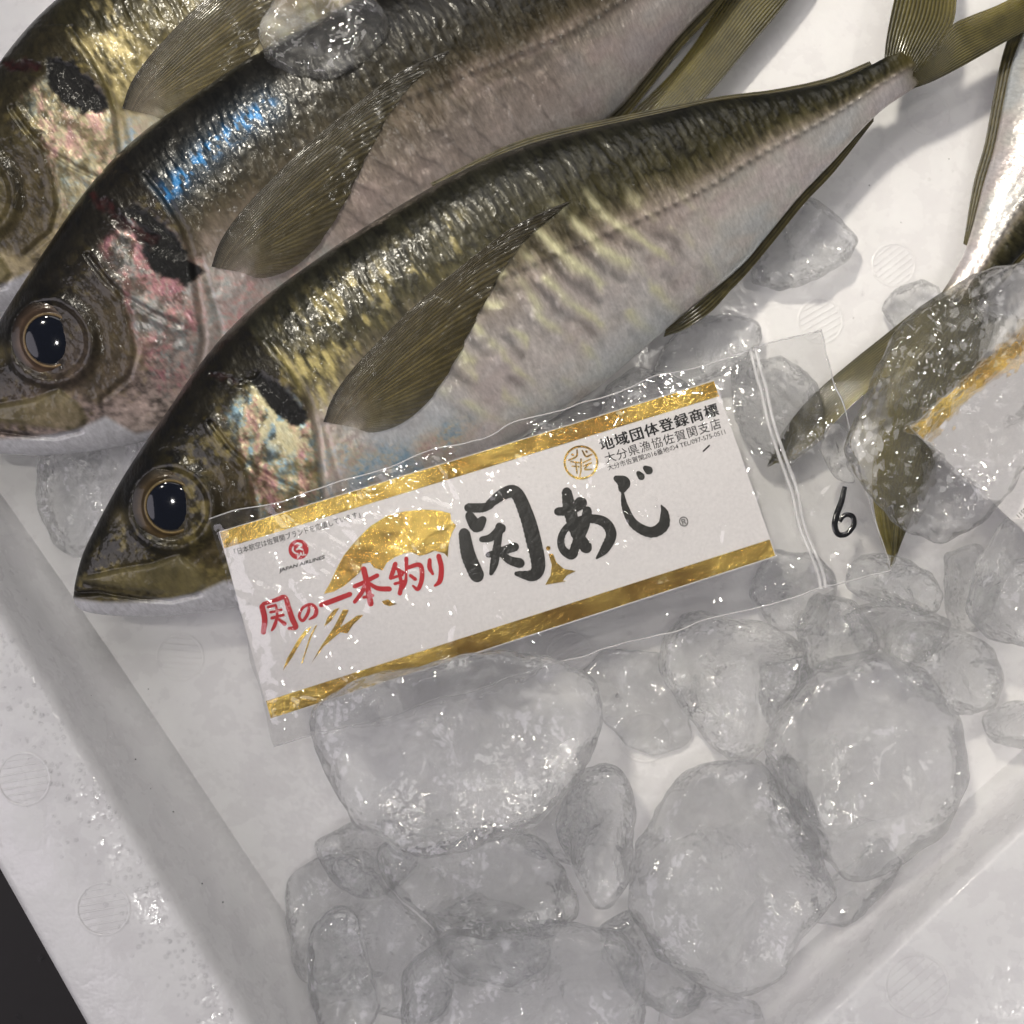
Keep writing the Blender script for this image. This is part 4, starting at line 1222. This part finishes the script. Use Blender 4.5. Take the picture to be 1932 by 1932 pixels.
ice([(600, 1345), (690, 1292), (820, 1250), (950, 1232), (1050, 1245), (1120, 1292), (1142, 1370), (1110, 1460), (1020, 1530), (900, 1575), (760, 1600), (660, 1566), (592, 1490), (568, 1410)], 0.030, 0.060, I, 'large sparkling ice lump resting on the label\'s lower edge', 9, 0.52, na=200, nb=70, grow=1.09)
ice([(1098, 1430), (1150, 1412), (1192, 1450), (1198, 1530), (1186, 1640), (1160, 1742), (1122, 1742), (1088, 1650), (1060, 1560)], 0.014, 0.044, IR, 'narrow upright ice lump at the right of the large sparkling one', 10, grow=1.09)
ice([(1240, 1200), (1330, 1168), (1440, 1186), (1522, 1232), (1512, 1310), (1468, 1396), (1420, 1440), (1350, 1405), (1298, 1330), (1246, 1262)], 0.003, 0.034, IR, 'rough ice lump below the right end of the label', 11, na=170, nb=60, grow=1.09)
ice([(1545, 1285), (1640, 1250), (1750, 1290), (1838, 1350), (1848, 1430), (1812, 1530), (1740, 1606), (1640, 1692), (1598, 1690), (1535, 1600), (1470, 1510), (1462, 1420), (1492, 1340)], 0.006, 0.046, IS, 'largest smooth ice lump beside the right wall of the box', 12, 0.5, 0.5, na=200, nb=70, grow=1.09)
ice([(1235, 1490), (1330, 1425), (1440, 1432), (1480, 1520), (1545, 1630), (1580, 1700), (1515, 1780), (1495, 1860), (1400, 1884), (1262, 1815), (1192, 1735), (1205, 1600)], 0.004, 0.040, I, 'broad cracked ice lump in the lower middle, left of the smooth one', 13, 0.5, na=180, nb=64, grow=1.09)
ice([(620, 1610), (760, 1590), (930, 1570), (1060, 1590), (1110, 1660), (1150, 1745), (1050, 1780), (880, 1750), (740, 1720), (650, 1680)], 0.008, 0.036, I, 'ice lump tucked under the large sparkling one', 14, 0.5, na=170, nb=60, grow=1.09)
ice([(520, 1650), (580, 1600), (650, 1600), (720, 1680), (800, 1760), (840, 1850), (800, 1950), (700, 1960), (620, 1930), (570, 1830)], 0.002, 0.030, IR, 'rippled ice lump against the left wall at the bottom', 15, 0.5, grow=1.09)
ice([(590, 1750), (625, 1705), (668, 1730), (692, 1800), (712, 1900), (700, 1990), (610, 1985), (588, 1880)], 0.028, 0.046, IS, 'oval clear ice lump on top of the rippled one, bottom edge', 16, 0.5, 0.5, grow=1.09)
ice([(750, 1850), (880, 1760), (1040, 1755), (1160, 1770), (1240, 1860), (1260, 1980), (1040, 2030), (760, 2010)], 0.010, 0.046, I, 'wide ice lump cut by the bottom edge of the picture', 17, 0.5, na=170, nb=60, grow=1.09)
ice([(1255, 1890), (1340, 1880), (1440, 1905), (1450, 1970), (1350, 2020), (1250, 1990)], 0.002, 0.030, IS, 'small ice lump at the bottom edge, right of the wide one', 18, grow=1.09)
ice([(1545, 1120), (1610, 1140), (1655, 1200), (1650, 1268), (1590, 1280), (1530, 1260), (1512, 1190)], 0.003, 0.030, IR, 'ice lump between the bag\'s end and the largest smooth lump', 19, grow=1.09)
ice([(1670, 1190), (1760, 1180), (1860, 1215), (1910, 1290), (1890, 1345), (1800, 1352), (1730, 1300), (1680, 1250)], 0.004, 0.034, IR, 'wedge of ice above the largest smooth lump, near the right edge', 20, grow=1.09)
ice([(1850, 1352), (1920, 1330), (2000, 1330), (2010, 1395), (1930, 1408), (1868, 1398)], 0.002, 0.022, IS, 'thin ice lump beside the right wall at the picture edge', 21, grow=1.09)
ice([(1440, 1240), (1520, 1245), (1545, 1290), (1500, 1340), (1462, 1390), (1440, 1330)], 0.002, 0.024, I, 'small ice lump squeezed between the rough and the smooth ones', 22, grow=1.09)
ice([(1150, 720), (1200, 690), (1270, 700), (1320, 740), (1300, 800), (1200, 840), (1120, 820)], 0.002, 0.030, I, 'ice lump under the upper edge of the label by the belly', 23)
ice([(1380, 690), (1480, 660), (1540, 720), (1560, 830), (1510, 900), (1430, 860), (1390, 780)], 0.002, 0.030, IR, 'ice lump under the zip end of the bag', 24)
ice([(1560, 790), (1590, 780), (1612, 830), (1606, 880), (1626, 930), (1600, 950), (1575, 900), (1552, 850)], 0.030, 0.040, IB, 'sliver of ice on the tail fin beside the written number', 25)
ice([(1690, 1560), (1740, 1610), (1640, 1700), (1600, 1760), (1530, 1745), (1560, 1680)], 0.002, 0.016, IS, 'thin ice lump beneath the smooth one along the right wall', 26, grow=1.09)

for k, (ol, z0, z1, mt_, lb) in enumerate((
        ([(1040, 1250), (1130, 1235), (1240, 1240), (1290, 1330), (1320, 1420), (1240, 1440), (1180, 1400), (1120, 1330)], 0.001, 0.008, IS, 'thin sheet of melting ice over the round vent mark below the label'),
        ([(1120, 1750), (1190, 1700), (1260, 1800), (1330, 1870), (1280, 1930), (1200, 1880)], 0.003, 0.030, I, 'ice lump between the cracked one and the wide bottom one'),
        ([(1040, 1480), (1110, 1440), (1110, 1560), (1090, 1640), (1030, 1620), (960, 1590)], 0.002, 0.024, IR, 'ice lump wedged left of the narrow upright one'),
        ([(1440, 1420), (1500, 1400), (1520, 1500), (1580, 1620), (1540, 1650), (1480, 1560)], 0.002, 0.026, IR, 'ice sliver between the cracked lump and the smooth one'),
        ([(1600, 1160), (1700, 1130), (1790, 1170), (1760, 1230), (1700, 1260), (1640, 1230)], 0.002, 0.028, I, 'ice lump under the long dark-edged one'),
        ([(1790, 1040), (1860, 1030), (1880, 1120), (1850, 1200), (1800, 1190)], 0.002, 0.026, IR, 'ice lump left of the one covering the second card\'s corner'),
        ([(1450, 1040), (1540, 1050), (1580, 1110), (1540, 1180), (1460, 1190), (1420, 1120)], 0.002, 0.024, I, 'ice lump under the bag\'s lower corner'),
        ([(660, 1560), (760, 1560), (800, 1640), (720, 1700), (620, 1660), (600, 1600)], 0.002, 0.026, IR, 'ice lump at the lower left foot of the sparkling one'),
        ([(820, 1740), (900, 1700), (1000, 1730), (1040, 1800), (960, 1850), (860, 1830)], 0.002, 0.024, I, 'ice lump deep under the wide bottom one'))):
    ice(ol, z0, z1, mt_, lb, 41 + k, grow=1.1)


# ------------------------------------------------------------------ water droplets
def droplets(name, pts, mat, parent=None, flatk=0.55):
    """low domes of water; pts rows x, y, z, radius"""
    na = 8; lat = [1.0, 0.8, 0.42]
    vs, fs = [], []
    for x, y, z, r in pts:
        i = len(vs)
        for k, l in enumerate(lat):
            zz = z + r * flatk * math.sqrt(1 - l * l)
            for j in range(na):
                a = 2 * math.pi * j / na
                vs.append((x + r * l * math.cos(a), y + r * l * math.sin(a), zz))
        vs.append((x, y, z + r * flatk)); top_ = len(vs) - 1
        for k in range(len(lat) - 1):
            for j in range(na):
                fs.append((i + k * na + j, i + k * na + (j + 1) % na, i + (k + 1) * na + (j + 1) % na, i + (k + 1) * na + j))
        for j in range(na):
            fs.append((i + 2 * na + j, i + 2 * na + (j + 1) % na, top_))
    o = obj(name, mesh_np(name, vs, fs, True), mat, parent)
    o['kind'] = 'stuff'
    return o


pts = []
for _ in range(420):                                   # on the left rim, thick along its inner edge
    t = rng.uniform(-0.1, 1.1); k = min(abs(rng.gauss(0, 0.22)), 0.95)
    i_ = line_at((20, 1177), (476, 1932), 0.0414, t); o_ = line_at((-170, 1352), (157, 1932), 0.0414, t)
    p_ = i_ + (o_ - i_) * (0.05 + 0.9 * k); pts.append((p_[0], p_[1], 0.0412, rng.uniform(0.0003, 0.0011)))
for _ in range(70):
    p_ = P(rng.uniform(1100, 1900), rng.uniform(250, 1500), 0.0); pts.append((p_[0], p_[1], 0.0002, rng.uniform(0.0003, 0.0012)))
droplets('water_droplets', pts, M['drop'])
pts = []
for _ in range(90):                                    # on the bag film
    s_ = min(max(rng.choice((0.15, 0.3, 0.42, 0.6, 0.85)) + rng.gauss(0, 0.10), 0.02), 0.97); t_ = rng.uniform(0.05, 0.95)
    q_ = bagq(np.array([s_]), np.array([t_]))[0]; z_ = float(max(bag_z(np.array([s_]), np.array([t_]), 3, 0.0016)[0], zcard(*q_) + 0.0005))
    p_ = P(q_[0], q_[1], z_) - CORG; pts.append((p_[0], p_[1], p_[2], abs(rng.gauss(0.0003, 0.00025)) + 0.00012))
droplets('water_droplets', pts, M['drop'], bag)
pts = []
for _ in range(70):                                    # out of focus splashes on the dark counter
    pts.append((rng.uniform(-0.30, -0.14), rng.uniform(-0.26, -0.14), -0.1198, rng.uniform(0.0005, 0.0016)))
droplets('counter_splashes', pts, M['marker'])

# dark specks of dirt on the foam, flat little crumbs lying on wall and floor
pts = []
for qx, qy, f_ in ((330, 1480, .45), (355, 1540, .5), (240, 1420, .6), (310, 1605, .4), (385, 1730, .6), (215, 1335, .5), (430, 1790, .5)):
    fo = line_at((148, 1177), (441, 1607), 0.0, (qy - 1177) / 600.0); ri = line_at((20, 1177), (476, 1932), 0.040, (qy - 1177) / 600.0 * 0.8)
    p_ = fo + (ri - fo) * f_; pts.append((p_[0], p_[1], p_[2] + 0.0006 - ZB, rng.uniform(0.00015, 0.0003)))
for qx, qy in ((1700, 420), (1640, 350), (1790, 300), (1610, 600), (1560, 200), (1500, 260), (280, 1300), (480, 1480), (420, 1560)):
    p_ = P(qx, qy, 0); pts.append((p_[0], p_[1], 0.0001 - ZB, rng.uniform(0.00012, 0.00025)))
droplets('dirt_specks', pts, M['ink'], box, 0.4)
